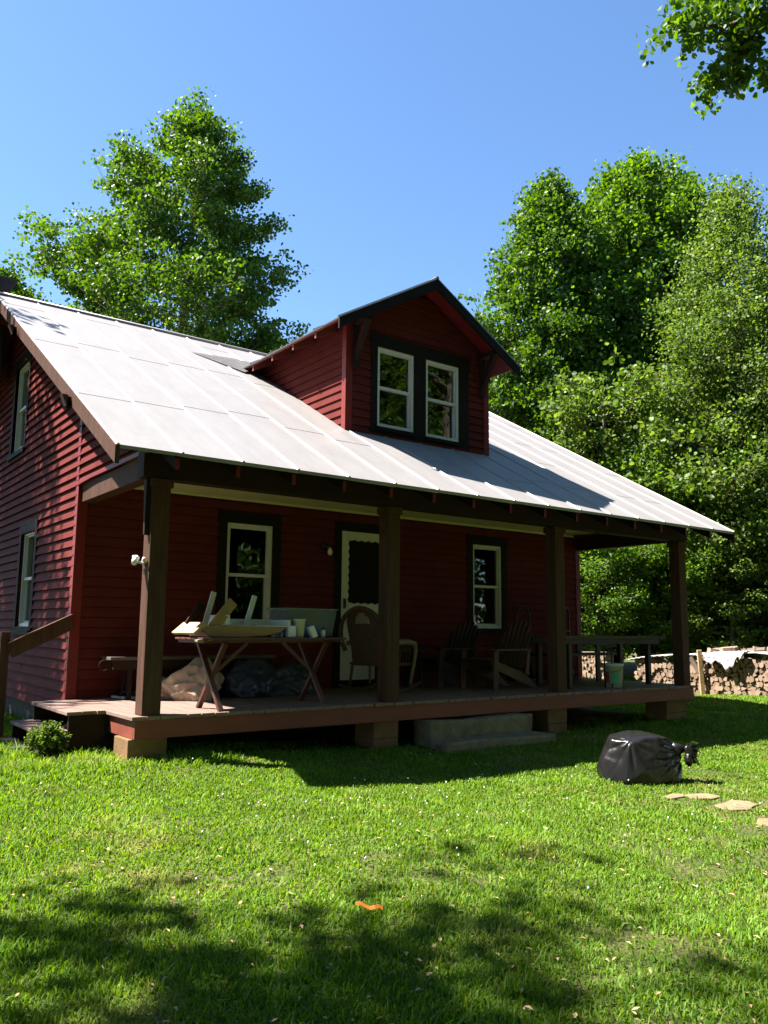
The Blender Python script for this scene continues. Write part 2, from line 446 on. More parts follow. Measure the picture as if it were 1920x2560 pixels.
PAVERS = [(3.69, -2.99, .13, .07, .2), (3.90, -3.12, .16, .11, -.35), (3.84, -3.47, .25, .15, .1), (3.52, -3.93, .15, .10, .45)]
def grass(N, seed):
    rng = np.random.default_rng(seed)
    az = rng.uniform(R(-6), R(90), N)
    k = 0.62                                    # radial pdf ~ r^(k-1)
    r0, r1 = 2.0, 26.0
    r = (rng.random(N)*(r1**k-r0**k)+r0**k)**(1/k)
    x = CAM.x+np.sin(az)*r; y = CAM.y+np.cos(az)*r
    keep = ~((x > -.1) & (x < 8.7) & (y > .9)) & ~((x > -.05) & (x < 8.65) & (y > .05) & (rng.random(N) < .6))
    keep &= ~((x > 3.2) & (x < 4.9) & (y > -.52) & (y < .1))
    keep &= ~((x > -.75) & (x < 0) & (y > .8) & (y < 2.2))
    for px, py, hx, hy, a in PAVERS:
        dx = (x-px)*math.cos(a)+(y-py)*math.sin(a); dy = -(x-px)*math.sin(a)+(y-py)*math.cos(a)
        keep &= ~((np.abs(dx) < hx*.9) & (np.abs(dy) < hy*.9))
    keep &= ~(((x-3.75)/.75)**2+((y+3.45)/.75)**2 < vnoise(x, y, 5, 9)*1.6) | (rng.random(N) < .45)
    dry = vnoise(x, y, 1.6, 5)*.6+vnoise(x, y, 4.5, 6)*.4
    keep &= rng.random(N) < np.clip(1.25-np.where(y < -3.2, 1.9, 1.2)*np.clip(dry-.5, 0, 1)*2, .25, 1)
    x = x[keep]; y = y[keep]; r = r[keep]; n = len(x)
    z = gz(x, y)
    tall = vnoise(x, y, 2.2, 11)*.5+vnoise(x, y, 7, 12)*.5
    h = (.016+.032*tall**1.6)*rng.uniform(.6, 1.35, n)
    edge = ((y > -.45) & (y < .3) & (x < .9)) | ((x < -.1) & (y > -.2)) | ((y < -3.6) & (rng.random(n) < .05))
    h = np.where(edge, h*rng.uniform(1.2, 2.5, n), h)
    w = (.0017+.00046*r)*rng.uniform(.7, 1.4, n)
    broad = rng.random(n) < .14
    h = np.where(broad, h*.55, h); w = np.where(broad, w*2.2, w)
    th = rng.uniform(0, 2*np.pi, n)
    ln = rng.uniform(.15, 1.15, n)*h*np.where(broad, 2.0, 1.0)
    lx = np.cos(th)*ln; ly = np.sin(th)*ln
    ph = th+np.pi/2+rng.uniform(-.7, .7, n)
    wx = np.cos(ph)*w; wy = np.sin(ph)*w
    P = np.zeros((n, 5, 3))
    P[:, 0] = np.stack([x-wx, y-wy, z-.004], -1); P[:, 1] = np.stack([x+wx, y+wy, z-.004], -1)
    mxh = .62
    P[:, 2] = np.stack([x+lx*.35+wx*.8, y+ly*.35+wy*.8, z+h*mxh], -1); P[:, 3] = np.stack([x+lx*.35-wx*.8, y+ly*.35-wy*.8, z+h*mxh], -1)
    P[:, 4] = np.stack([x+lx, y+ly, z+h*np.where(broad, .75, 1.0)], -1)
    o = np.arange(n)*5
    Lq = np.stack([o, o+1, o+2, o+3, o+3, o+2, o+4], -1).ravel()
    st = np.stack([np.arange(n)*7, np.arange(n)*7+4], -1).ravel()
    return np_mesh('lawn_grass', P.reshape(-1, 3), Lq, st, None, 'grass_blade')
NG = 900000
o = bpy.data.objects.new('lawn_grass', grass(NG, 3)); COL.objects.link(o)
tag(o, 'short mown green grass with dry yellow patches covering the lawn', 'grass', None, 'stuff')

# white clover heads
rng = np.random.default_rng(8)
mb = MB()
for i in range(230):
    a = rng.uniform(R(14), R(66)); r = rng.uniform(4.2, 9.5)
    x = CAM.x+math.sin(a)*r; y = CAM.y+math.cos(a)*r
    if y > -.3 or (i % 3 and not (-.2 < x < 3.4 and -3.6 < y < -1.7)): continue
    z = gzf(x, y)+rng.uniform(.035, .06); q = rng.uniform(.005, .009)
    mb.add([(x-q, y, z), (x+q, y, z), (x, y-q, z), (x, y+q, z), (x, y, z+q*1.2), (x, y, z-q)],
           [(0, 2, 4), (2, 1, 4), (1, 3, 4), (3, 0, 4), (2, 0, 5), (1, 2, 5), (3, 1, 5), (0, 3, 5)], 0, True)
o = mb.build('clover_flowers', 'paper'); tag(o, 'tiny white clover heads scattered through the lawn', 'flowers', None, 'stuff')

rng = np.random.default_rng(18); mb = MB()
for i in range(520):
    a = rng.uniform(R(10), R(70)); r = 2.8+5.5*rng.random()**1.4; x = CAM.x+math.sin(a)*r; y = CAM.y+math.cos(a)*r
    if y > -.6: continue
    z = gzf(x, y)+rng.uniform(.012, .035); th = rng.uniform(0, 6.28); l = rng.uniform(.008, .022); w_ = l*rng.uniform(.25, .6); c_, s_ = math.cos(th)*l, math.sin(th)*l
    mb.add([(x-c_, y-s_, z), (x-s_*w_/l, y+c_*w_/l, z+.006), (x+c_, y+s_, z+rng.uniform(-.004, .01)), (x+s_*w_/l, y-c_*w_/l, z+.006)], [(0, 1, 2), (0, 2, 3)])
o = mb.build('dead_leaves', 'pale_wood'); tag(o, 'small dry leaf bits scattered in the foreground grass', 'leaf litter', None, 'stuff')

# ------------------------------------------------------------------ the house
WX0, WX1, WY, WYB = -.07, 8.54, 2.10, 9.1
RX0, RX1, EY, EZ, SL = -.52, 9.26, -.451, 2.373, .5642
RY = 5.59; RZ = EZ+SL*(RY-EY); BY = 2*RY-EY
def rz(y): return EZ+SL*(y-EY) if y <= RY else EZ+SL*(BY-y)
H = empty('farmhouse', (0, 0, 0), 'red clapboard farmhouse with pale tin roof, gabled dormer and long front porch', 'house')
def hp(mb, name, mat, bevel=0): return mb.build(name, mat, H, bevel)

EXPO = .116
def siding(mb, O, U, N, z0, z1, span, holes=(), seed=0, depth=.11, lip=.026):
    """lap boards: slices between z0 and z1; span(z)->(a,b); holes = (a0,a1,za,zb)"""
    rnd = random.Random(seed); O = Vector(O); U = Vector(U); N = Vector(N); k = 0
    z = z0
    while z < z1-1e-3:
        zt = min(z+EXPO, z1); zm = (z+zt)/2
        sb, st, = span(z), span(zt-1e-4)
        if sb and st and sb[1]-sb[0] > .02:
            segs = [(sb[0], sb[1], st[0], st[1])]
            for (h0, h1, ha, hb) in holes:
                if ha < zm < hb:
                    ns = []
                    for a, b, c, d in segs:
                        if h0 > a and h0 < b: ns.append((a, h0, c, min(h0, d)))
                        if h1 < b and h1 > a: ns.append((h1, b, max(h1, c), d))
                        if not (h0 < b and h1 > a): ns.append((a, b, c, d))
                    segs = ns
            ns = []
            for a, b, c, d in segs:
                lo_q, hi_q = max(a, c), min(b, d)
                while hi_q-lo_q > 2.6:
                    u_ = lo_q+rnd.uniform(.8, 2.4)
                    if u_ > hi_q-.4: break
                    ns.append((a, u_-.0018, c, u_-.0018)); a = c = u_+.0018; lo_q = u_
                ns.append((a, b, c, d))
            for a, b, c, d in ns:
                j = rnd.uniform(-.002, .002)
                if d < c: d = c = (c+d)/2
                P = lambda u, zz, n: O+U*u+N*n+Vector((0, 0, zz))
                g_ = .008
                v = [P(a, z, lip+j), P(b, z, lip+j), P(d, zt-g_, .004), P(c, zt-g_, .004), P(a, z, 0), P(b, z, 0),
                     P(a, z, -depth), P(b, z, -depth), P(d, zt, -depth), P(c, zt, -depth),
                     P(d, zt-g_, -.012), P(c, zt-g_, -.012), P(d, zt, -.012), P(c, zt, -.012)]
                mb.add(v, [(0, 1, 2, 3), (4, 5, 1, 0), (6, 7, 5, 4), (7, 6, 9, 8), (3, 2, 10, 11), (11, 10, 12, 13), (13, 12, 8, 9),
                           (0, 3, 11, 13, 9, 6, 4), (1, 5, 7, 8, 12, 10, 2)])
        z = zt; k += 1

def window(parent, C, U, N, w, h, cas=.12, head=.14, sill=.05, frame=.045, casmat='dark_trim', rec=.03, mid=.5, name='window', out=.030):
    """C: bottom centre of opening on the wall plane"""
    C = Vector(C); U = Vector(U); N = Vector(N); Zv = Vector((0, 0, 1))
    def B(mb, u0, u1, z0, z1, n0, n1):
        mb.obox(C+U*(u0+u1)/2+Zv*(z0+z1)/2+N*(n0+n1)/2, U, N, Zv, (u1-u0)/2, (n1-n0)/2, (z1-z0)/2)
    mb = MB(); hw = w/2
    B(mb, -hw-cas, -hw, -sill, h, -.02, out); B(mb, hw, hw+cas, -sill, h, -.02, out)
    B(mb, -hw-cas, hw+cas, h, h+head, -.02, out+.003)
    B(mb, -hw-cas-.01, hw+cas+.01, -sill-.05, -sill, -.02, out+.03)
    if sill > .001: B(mb, -hw, hw, -sill, 0, -.02, out-.004)
    wroot = mb.build(name, casmat, parent)
    mb = MB(); f = frame; r = rec
    B(mb, -hw+.001, -hw+f, .001, h-.001, -r-.07, -r+.035); B(mb, hw-f, hw-.001, .001, h-.001, -r-.07, -r+.035)
    B(mb, -hw+f, hw-f, h-f, h-.001, -r-.07, -r+.035); B(mb, -hw+f, hw-f, .001, f, -r-.07, -r+.035)
    # sashes
    s = .020
    mz = h*mid
    B(mb, -hw+f, hw-f, mz-.02, mz+.02, -r-.035, -r+.012)
    B(mb, -hw+f, -hw+f+s, mz+.02, h-f, -r-.03, -r+.006); B(mb, hw-f-s, hw-f, mz+.02, h-f, -r-.03, -r+.006)
    B(mb, -hw+f+s, hw-f-s, h-f-s, h-f, -r-.03, -r+.006)
    B(mb, -hw+f, -hw+f+s, f, mz-.02, -r-.06, -r-.02); B(mb, hw-f-s, hw-f, f, mz-.02, -r-.06, -r-.02)
    B(mb, -hw+f+s, hw-f-s, f, f+s+.01, -r-.06, -r-.02)
    mb.build('frame', 'white_paint', wroot)
    for (z0, z1, nn) in ((mz+.02, h-f-s, -r-.018), (f+s+.01, mz-.02, -r-.042)):
        g = MB(); a, b = -hw+f+s, hw-f-s
        g.add([C+U*a+Zv*z0+N*nn, C+U*b+Zv*z0+N*nn, C+U*b+Zv*z1+N*nn, C+U*a+Zv*z1+N*nn], [(0, 1, 2, 3)])
        g.build('pane', 'glass', wroot)
    return wroot

UX = Vector((1, 0, 0)); UY = Vector((0, 1, 0)); NF = Vector((0, -1, 0)); NL = Vector((-1, 0, 0)); NR = Vector((1, 0, 0))
# front wall (porch)
W1 = (1.777, 2.437, .81, 2.135); W2 = (6.013, 6.652, .83, 2.15); DR = (3.53, 4.34, .105, 2.166)
mb = MB()
siding(mb, (0, WY, 0), UX, NF, -.02, 2.47, lambda z: (WX0+.02, WX1-.02), [W1, W2, (DR[0], DR[1], -.1, DR[3])], 1)
mb.box(WX0+.02, WX1-.02, WY+.02, WY+.1, 2.47, rz(WY)-.06)
hp(mb, 'porch_wall', 'red_paint')
# gable wall left
LW = (3.925, 4.66, .79, 2.075); LU = (4.965, 5.73, 3.37, 4.70)
def gspan(z):
    zz = z+.10
    if z < 2.46: return (WY+.02, WYB)
    y0 = (zz-EZ)/SL+EY; y0 = max(y0, -.1 if z >= 2.46 else WY)
    y1 = min(BY-(zz-EZ)/SL-EY+EY, WYB)
    return (y0, y1) if y1 > y0 else None
mb = MB()
siding(mb, (WX0, 0, 0), UY, NL, -.15, RZ-.1, gspan, [LW, LU], 2, lip=.034)
gw = hp(mb, 'gable_wall', 'red_paint')
mb = MB()
siding(mb, (WX1, 0, 0), UY, NR, -.15, RZ-.1, gspan, [], 3)
hp(mb, 'gable_wall', 'red_paint')
mb = MB(); mb.box(WX0, WX1, WYB, WYB+.1, -.15, rz(WYB)-.05)
hp(mb, 'back_wall', 'red_paint')
# corner boards
mb = MB(); mb.box(WX0-.028, WX0+.085, WY-.028, WY+.075, -.15, 2.46); mb.box(WX0-.0285, WX0-.019, WY-.010, WY+.085, 2.46, rz(WY)-.12)
mb.box(WX0-.026, WX0+.0, -.1, WY-.03, 2.425, 2.475)
hp(mb, 'corner_board', 'red_trim', .004)
mb = MB(); mb.box(WX1-.085, WX1+.028, WY-.028, WY+.075, -.15, 2.46)
hp(mb, 'corner_board', 'red_trim', .004)
# foundation
mb = MB()
mb.box(WX0+.03, WX1-.03, WY+.04, WYB-.02, -.75, -.15)
hp(mb, 'foundation', 'foundation')
mb = MB(); mb.box(WX0+.13, WX1-.13, WY+.14, WYB-.14, -.08, -.02)
hp(mb, 'floor', 'dark_wood')
# windows and door
window(H, ((W1[0]+W1[1])/2, WY, W1[2]), UX, NF, W1[1]-W1[0], W1[3]-W1[2])
window(H, ((W2[0]+W2[1])/2, WY, W2[2]), UX, NF, W2[1]-W2[0], W2[3]-W2[2])
window(H, (WX0, (LW[0]+LW[1])/2, LW[2]), -UY, NL, LW[1]-LW[0], LW[3]-LW[2], cas=.11, rec=.05)
window(H, (WX0, (LU[0]+LU[1])/2, LU[2]), -UY, NL, LU[1]-LU[0], LU[3]-LU[2], cas=.11, rec=.05)
# door casing, door
dx0, dx1, dz0, dz1 = DR
mb = MB()
mb.box(dx0-.115, dx0, WY-.03, WY+.05, 0, dz1); mb.box(dx1, dx1+.115, WY-.03, WY+.05, 0, dz1)
mb.box(dx0-.115, dx1+.115, WY-.033, WY+.05, dz1, dz1+.13); mb.box(dx0, dx1, WY-.05, WY+.06, 0, dz0-.002)
hp(mb, 'door_casing', 'dark_trim', .003)
sx0, sx1, sz0, sz1 = dx0+.105, dx1-.105, 1.14, 2.06
mb = MB(); yf, yb = WY-.028, WY+.004
def scallop_strip(mb, p0, p1, outward, inset, nsc, amp):
    """strip between straight outer edge and scalloped inner edge; in XZ plane"""
    n = nsc*8; top = []; bot = []
    d = Vector(p1)-Vector(p0); o = Vector(outward)
    for i in range(n+1):
        q = i/n; base = Vector(p0)+d*q
        bot.append(base+o*inset); top.append(base-o*amp*abs(math.sin(math.pi*q*nsc)))
    for i in range(n):
        quad = [bot[i], bot[i+1], top[i+1], top[i]]
        vs = [(p[0], yf, p[1]) for p in quad]+[(p[0], yb, p[1]) for p in quad]
        mb.add(vs, [(0, 1, 2, 3), (3, 2, 6, 7), (4, 7, 6, 5)])
mb.box(dx0+.003, dx1-.003, yf, yb, dz0, sz0-.05); mb.box(dx0+.003, dx1-.003, yf, yb, sz1+.05, dz1-.003)
mb.box(dx0+.003, sx0-.03, yf, yb, sz0-.05, sz1+.05); mb.box(sx1+.03, dx1-.003, yf, yb, sz0-.05, sz1+.05)
scallop_strip(mb, (sx0, sz0), (sx1, sz0), (0, -1), .05, 5, .025); scallop_strip(mb, (sx0, sz1), (sx1, sz1), (0, 1), .05, 5, .025)
scallop_strip(mb, (sx0, sz0-.04), (sx0, sz1+.04), (-1, 0), .03, 9, .02); scallop_strip(mb, (sx1, sz0-.04), (sx1, sz1+.04), (1, 0), .03, 9, .02)
door = hp(mb, 'screen_door', 'white_paint')
mb = MB(); mb.box(dx0+.01, dx1-.01, WY+.006, WY+.012, dz0, dz1-.01); mb.build('screen', 'screen', door)
mb = MB(); mb.box(dx0+.17, dx1-.17, WY-.034, WY-.028, .22, .95); mb.build('door_panel', 'white_paint', door, .004)
mb = MB(); mb.tube([(dx0+.055, WY-.03, 1.10), (dx0+.055, WY-.06, 1.11), (dx0+.055, WY-.06, 1.19), (dx0+.055, WY-.03, 1.2)], .009, 6)
mb.box(dx0+.035, dx0+.075, WY-.036, WY-.028, 1.08, 1.22)
mb.build('handle', 'black_metal', door)
# porch lamp beside the door
mb = MB(); mb.lathe((3.25, WY-.02, 1.93), [(.0, 0), (.06, 0), (.06, .02), (.0, .03)], 14, axis=(0, -1, 0))
mb.tube([(3.25, WY-.04, 1.93), (3.255, WY-.10, 1.94), (3.265, WY-.13, 1.90)], .014, 8)
lamp = hp(mb, 'wall_lamp', 'black_metal')
mb = MB(); mb.lathe((3.265, WY-.13, 1.84), [(.0, -.045), (.022, -.04), (.036, -.015), (.034, .01), (.02, .04), (.014, .06)], 14)
mb.build('bulb', 'bulb', lamp)

# porch ceiling and frieze
mb = MB(); mb.box(.02, 8.40, .16, WY-.02, 2.462, 2.49)
hp(mb, 'porch_ceiling', 'cream_paint')
mb = MB(); mb.box(.02, 8.4, WY-.05, WY-.0195, 2.425, 2.4615)
hp(mb, 'crown_moulding', 'cream_paint', .006)
# beams
PW = .1785; PXS = (0.0, 2.779, 5.596, 8.420)
mb = MB(); mb.box(-.1, 8.62, 0.0, .16, 2.203, 2.47)
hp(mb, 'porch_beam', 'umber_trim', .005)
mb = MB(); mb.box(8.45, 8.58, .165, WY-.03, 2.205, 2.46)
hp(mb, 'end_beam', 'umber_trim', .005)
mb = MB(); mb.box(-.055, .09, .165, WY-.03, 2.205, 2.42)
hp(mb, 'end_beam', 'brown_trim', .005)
# posts with small caps
for i, px in enumerate(PXS):
    mb = MB(); mb.box(px, px+PW, 0.002, PW, 0, 2.12); mb.box(px-.02, px+PW+.02, -.016, PW+.02, 2.12, 2.2)
    hp(mb, 'porch_post', 'brown_trim', .006)
# knee brace at the left post
mb = MB(); mb.prism([(-.055, .03, 2.19), (-.045, .05, 1.66), (-.045, .085, 1.66), (-.055, .10, 2.19)], (.044, 0, 0))
hp(mb, 'knee_brace', 'umber_trim', .004)
# deck boards
random.seed(4)
mb = MB(); x = -.10
while x < 8.66:
    w = .135; x2 = min(x+w, 8.68)
    jy = random.uniform(-.012, .012); jz = random.uniform(-.002, .001)
    mb.box(x, x2-.006, -.035+jy, WY-.03, -.034+jz, jz)
    x += w
hp(mb, 'deck', 'deck_wood', .003)
mb = MB(); mb.box(-.065, 8.64, -.018, .02, -.205, -.036)
hp(mb, 'deck_fascia', 'red_fascia', .004)
mb = MB(); mb.box(-.065, -.027, .022, .66, -.205, -.05)
hp(mb, 'deck_fascia', 'red_fascia', .004)
mb = MB(); mb.box(8.60, 8.638, .022, WY, -.205, -.036)
hp(mb, 'deck_fascia', 'red_fascia', .004)
mb = MB()
for j in range(15): mb.box(.3+j*.58, .34+j*.58, .03, WY, -.2, -.04)
hp(mb, 'deck_joist', 'dark_wood')
for (a, b_) in ((-.10, .27), (2.63, 2.97), (5.43, 5.79), (8.0, 8.50)):
    mb = MB()
    for k in range(3):
        zz = -.75+.18*k; mb.box(a+random.uniform(-.004, .004), b_+random.uniform(-.004, .004), .03, .40, zz, zz+.176 if k < 2 else -.207)
    hp(mb, 'pier', 'block', .006)
# left side wooden steps with handrail
mb = MB(); mb.box(-.46, -.32, .70, 2.02, -.035, -.003); mb.box(-.315, -.185, .70, 2.05, -.033, -.001); mb.box(-.18, -.104, .68, 2.06, -.034, 0)
st = hp(mb, 'side_steps', 'deck_wood', .003)
mb = MB(); mb.box(-.65, -.50, .88, 2.06, -.225, -.195); mb.box(-.495, -.33, .88, 2.06, -.224, -.194)
mb.build('tread', 'deck_wood', st, .003)
for yy in (.735, 2.0):
    mb = MB(); mb.prism([(-.08, yy, -.036), (-.43, yy, -.036), (-.43, yy, -.226), (-.63, yy, -.226), (-.63, yy, -.44), (-.50, yy, -.44), (-.08, yy, -.25)], (0, .035, 0))
    mb.build('stringer', 'umber_trim', st, .003)
mb = MB(); mb.box(-.30, -.27, 1.34, 1.38, -.44, -.226)
mb.build('stringer', 'umber_trim', st)
mb = MB(); mb.box(-.80, -.71, 2.06, 2.15, -.50, .735)
mb.build('newel_post', 'brown_trim', st, .005)
mb = MB(); mb.bar((-.085, 2.045, .84), (-.715, 2.045, .53), .035, .15)
mb.bar((-.085, 2.045, .927), (-.74, 2.045, .605), .075, .022)
mb.build('handrail', 'brown_trim', st, .003)

# ---- main roof
mb = MB(); th = .022
def slab(mb, x0, x1, ya, za, yb_, zb_, t, mi=0, off=0.0):
    n = Vector((0, -(zb_-za), (yb_-ya))).normalized() if yb_ > ya else Vector((0, (zb_-za), -(yb_-ya))).normalized()
    A = Vector((0, ya, za))+n*off; B = Vector((0, yb_, zb_))+n*off
    v = []
    for q in (Vector((0, 0, 0)), -n*t):
        v += [A+q+UX*x0, A+q+UX*x1, B+q+UX*x1, B+q+UX*x0]
    mb.add(v, [(0, 1, 2, 3), (7, 6, 5, 4), (0, 4, 5, 1), (1, 5, 6, 2), (2, 6, 7, 3), (3, 7, 4, 0)], mi)
# front slope as slightly uneven pans between ribs
rnd = random.Random(9)
NP = 16; pw = (RX1-RX0)/NP
nrm = Vector((0, -SL, 1)).normalized(); dwn = Vector((0, -1, -SL)).normalized()
L_ = (Vector((0, RY, RZ))-Vector((0, EY, EZ))).length
for i in range(NP):
    xa, xb = RX0+i*pw, RX0+(i+1)*pw
    cuts = [0]; s = rnd.uniform(.9, 2.4)
    while s < L_-.5: cuts.append(s); s += rnd.uniform(2.2, 2.7)
    cuts.append(L_)
    for c in range(len(cuts)-1):
        s0, s1 = cuts[c], cuts[c+1]
        a0 = Vector((0, EY, EZ))-dwn*s0; a1 = Vector((0, EY, EZ))-dwn*s1
        o0 = .0035 if c else 0.0; o1 = 0.0
        v = [UX*xa+a0+nrm*(o0), UX*xb+a0+nrm*(o0), UX*xb+a1+nrm*o1, UX*xa+a1+nrm*o1,
             UX*xa+a0-nrm*.006, UX*xb+a0-nrm*.006, UX*xb+a1-nrm*.006, UX*xa+a1-nrm*.006]
        mb.add(v, [(0, 1, 2, 3), (7, 6, 5, 4), (0, 4, 5, 1), (0, 3, 7, 4), (1, 5, 6, 2)])
    # drip edge of each pan bends down a little
    e = Vector((0, EY, EZ)); jj_ = rnd.uniform(0, .012)
    mb.add([UX*xa+e, UX*xb+e, UX*xb+e+dwn*.012-nrm*(.03+jj_), UX*xa+e+dwn*.012-nrm*(.03+jj_*.3)], [(0, 1, 2, 3), (3, 2, 1, 0)])
slab(mb, RX0, RX1, BY, EZ, RY, RZ, .02)
mb.tube([(RX0, RY, RZ+.012), (RX1, RY, RZ+.012)], .035, 8)
roof = hp(mb, 'roof', 'tin')
mb = MB()
for i in range(NP+1):
    xx = RX0+i*pw; xx = min(max(xx, RX0+.018), RX1-.018)
    a = Vector((xx, EY, EZ))+dwn*.006; b_ = Vector((xx, RY, RZ))
    pr = []
    for (du, dn) in ((-.018, 0.0), (-.008, .014), (.008, .014), (.018, 0.0)):
        pr.append((du, dn))
    v = [a+UX*du+nrm*dn for du, dn in pr]+[b_+UX*du+nrm*dn for du, dn in pr]
    mb.add(v, [(0, 1, 5, 4), (1, 2, 6, 5), (2, 3, 7, 6), (3, 2, 1, 0)])
mb.build('seam', 'tin', roof)
# sheathing below, rake boards, rafter tails
mb = MB(); slab(mb, RX0+.02, RX1-.02, EY+.03, EZ+SL*.03, RY, RZ, .02, 0, -.008); slab(mb, RX0+.02, RX1-.02, BY-.03, EZ+SL*.03, RY, RZ, .02, 0, -.021)
mb.build('sheathing', 'sheathing', roof)
for x0_ in (RX0-.004, RX1-.036):
    mb = MB()
    for ya, yb_ in ((EY, RY),):
        A = Vector((x0_, EY, EZ-.006)); B = Vector((x0_, RY, RZ-.006)); dz = Vector((0, 0, -.165))
        mb.prism([A, B, B+dz, A+dz], (.04, 0, 0))
        A2 = Vector((x0_, BY, EZ-.006)); mb.prism([B, A2, A2+dz, B+dz], (.04, 0, 0))
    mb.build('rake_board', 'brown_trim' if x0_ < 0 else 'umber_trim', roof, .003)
# lookout brackets through the left rake board
for yy in (1.06, 3.9):
    z_ = rz(yy)-.13
    mb = MB(); mb.prism([(RX0-.10, yy-.045, z_+.05), (RX0-.10, yy+.045, z_+.05), (RX0-.05, yy+.045, z_-.07), (RX0-.05, yy-.045, z_-.07)], (.06, 0, 0))
    mb.box(RX0-.045, WX0, yy-.045, yy+.045, z_-.07, z_+.03)
    mb.build('lookout', 'brown_trim', roof, .004)
for i in range(NP-1):
    xx = RX0+(i+1)*pw-.05
    if i == NP-2: xx = RX0+(i+1)*pw-.02
    a = Vector((xx, EY+.04, EZ-.035-.006)); b_ = Vector((xx, .0, rz(.0)-.04))
    mb = MB(); mb.prism([a, b_, b_+Vector((0, 0, -.15)), Vector((xx, EY+.04, EZ-.15))], (.042, 0, 0))
    mb.mi[-1] = 1
    mb.build('rafter_tail', ['dark_trim', 'red_trim'], roof, .002)  # red cut end; near-black body colour stands in for the shade under the eave
mb = MB(); mb.box(RX0+.1, RX1-.1, .05, .11, 2.47, rz(.05)-.055)
mb.build('frieze_board', 'umber_trim', roof)

# ---- dormer
DX0, DX1, DY = 3.113, 5.694, 1.414
AX, AZ, DS, DF = 4.41, 5.77, .584, 1.05          # ridge x, z, slope, front edge
EXL, EXR = AX-1.665, AX+1.665; DEZ = AZ-DS*1.665
def dspan(z):
    lim = (AZ-.09-z)/DS
    if lim <= 0.03: return None
    return (max(DX0+.02, AX-lim), min(DX1-.02, AX+lim))
zb0 = rz(DY)
dw1 = (3.613, 4.255, 3.545, 4.683); dw2 = (4.476, 5.110, 3.53, 4.680)
mb = MB(); siding(mb, (0, DY, 0), UX, NF, zb0-.02, AZ-.1, dspan, [dw1, dw2], 5)
dorm = hp(mb, 'dormer', 'red_paint')
def dsp(z):
    yy = (z-EZ)/SL+EY
    return (DY+.02, max(yy, DY+.03))
for xx, N_ in ((DX0, NL), (DX1, NR)):
    mb = MB(); siding(mb, (xx, 0, 0), UY, N_, zb0-.02, AZ-DS*(AX-DX0)-.06, dsp, [], 6, .08)
    mb.build('dormer_side', 'red_paint', dorm)
    mb = MB(); s = -1 if xx < 4 else 1
    x0_, x1_ = (xx-.028, xx+.08) if s < 0 else (xx-.08, xx+.028)
    mb.box(x0_, x1_, DY-.028, DY+.07, zb0-.03, DEZ+.12)
    mb.build('corner_board', 'red_trim', dorm, .003)
# big dark surround carrying the two windows
mb = MB(); yq0, yq1 = DY-.028, DY-.008
sur0, sur1 = 3.505, 5.31
mb.box(sur0, dw1[0], yq0, yq1, zb0+.03, 4.683); mb.box(dw1[1], dw2[0], yq0-.001, yq1, 3.53, 4.683); mb.box(dw2[1], sur1, yq0, yq1, zb0+.03, 4.683)
mb.box(sur0-.02, sur1+.02, yq0-.004, yq1, 4.684, 4.86); mb.box(dw1[0]+.0005, dw2[1]-.0005, yq0-.002, yq1, zb0+.03, 3.529)
mb.build('window_surround', 'dark_trim', dorm, .003)
for d_ in (dw1, dw2):
    window(dorm, ((d_[0]+d_[1])/2, DY-.004, d_[2]), UX, NF, d_[1]-d_[0], d_[3]-d_[2], cas=.004, head=.004, sill=.0005, frame=.042, rec=.022, out=.024)
# dormer roof
mb = MB()
def dpt(x, y, off=0): return Vector((x, y, AZ-DS*abs(x-AX)+off))
for sx in (-1, 1):
    xe = AX+sx*1.665; yE = (DEZ-EZ)/SL+EY; yR = (AZ-EZ)/SL+EY
    nn = Vector((sx*DS, 0, 1)).normalized()
    # strips running down the slope, each ending on the main roof (valley)
    n = 10
    for k in range(n):
        u0, u1 = k/n, (k+1)/n
        def pt(u, back):
            x = AX+sx*1.665*u; z = AZ-DS*1.665*u
            return Vector((x, (z-EZ)/SL+EY+.02 if back else DF, z))
        v = [pt(u0, 0), pt(u0, 1), pt(u1, 1), pt(u1, 0)]
        v2 = [p-nn*.018 for p in v]
        fs = [(0, 1, 2, 3), (7, 6, 5, 4), (0, 3, 7, 4)]
        if k == n-1: fs.append((3, 2, 6, 7))
        mb.add(v+v2, fs)
    yy = DF+.02
    while yy < 5.2:      # ribs
        u1 = min(1.0, ((AZ-(EZ+SL*(yy-EY)))/DS)/1.665) if (EZ+SL*(yy-EY)) > DEZ else 1.0
        a = dpt(AX, yy); b_ = Vector((AX+sx*1.665*u1, yy, AZ-DS*1.665*u1))
        mb.prism([a+Vector((0, -.016, 0)), a+nn*.022+Vector((0, -.007, 0)), a+nn*.022+Vector((0, .007, 0)), a+Vector((0, .016, 0))], b_-a)
        yy += .61
mb.tube([(AX, DF, AZ+.008), (AX, RY, AZ+.008)], .03, 8)
droof = mb.build('dormer_roof', 'tin', dorm)
# cricket of tin behind the left eave
mb = MB(); mb.add([(EXL-.05, 3.6, rz(3.6)+.03), (EXL-.62, 4.35, rz(4.35)+.012), (EXL+.1, 4.2, rz(4.2)+.09), (EXL+.5, 3.9, rz(3.9)+.13)], [(0, 3, 2, 1), (0, 1, 2, 3)])
mb.build('flashing', 'tin', dorm)
mb = MB()
for sx in (-1, 1):
    nn = Vector((sx*DS, 0, 1)).normalized(); yE = (DEZ-EZ)/SL+EY
    a = [Vector((AX, DF+.03, AZ)), Vector((AX, RY-.35, AZ)), Vector((AX+sx*1.64, yE-.05, AZ-DS*1.64)), Vector((AX+sx*1.64, DF+.03, AZ-DS*1.64))]
    a = [p-nn*.019 for p in a]; mb.add(a+[p-nn*.02 for p in a], [(0, 1, 2, 3), (7, 6, 5, 4), (0, 3, 7, 4), (3, 2, 6, 7)])
mb.build('soffit', 'red_trim', dorm)
mb = MB()
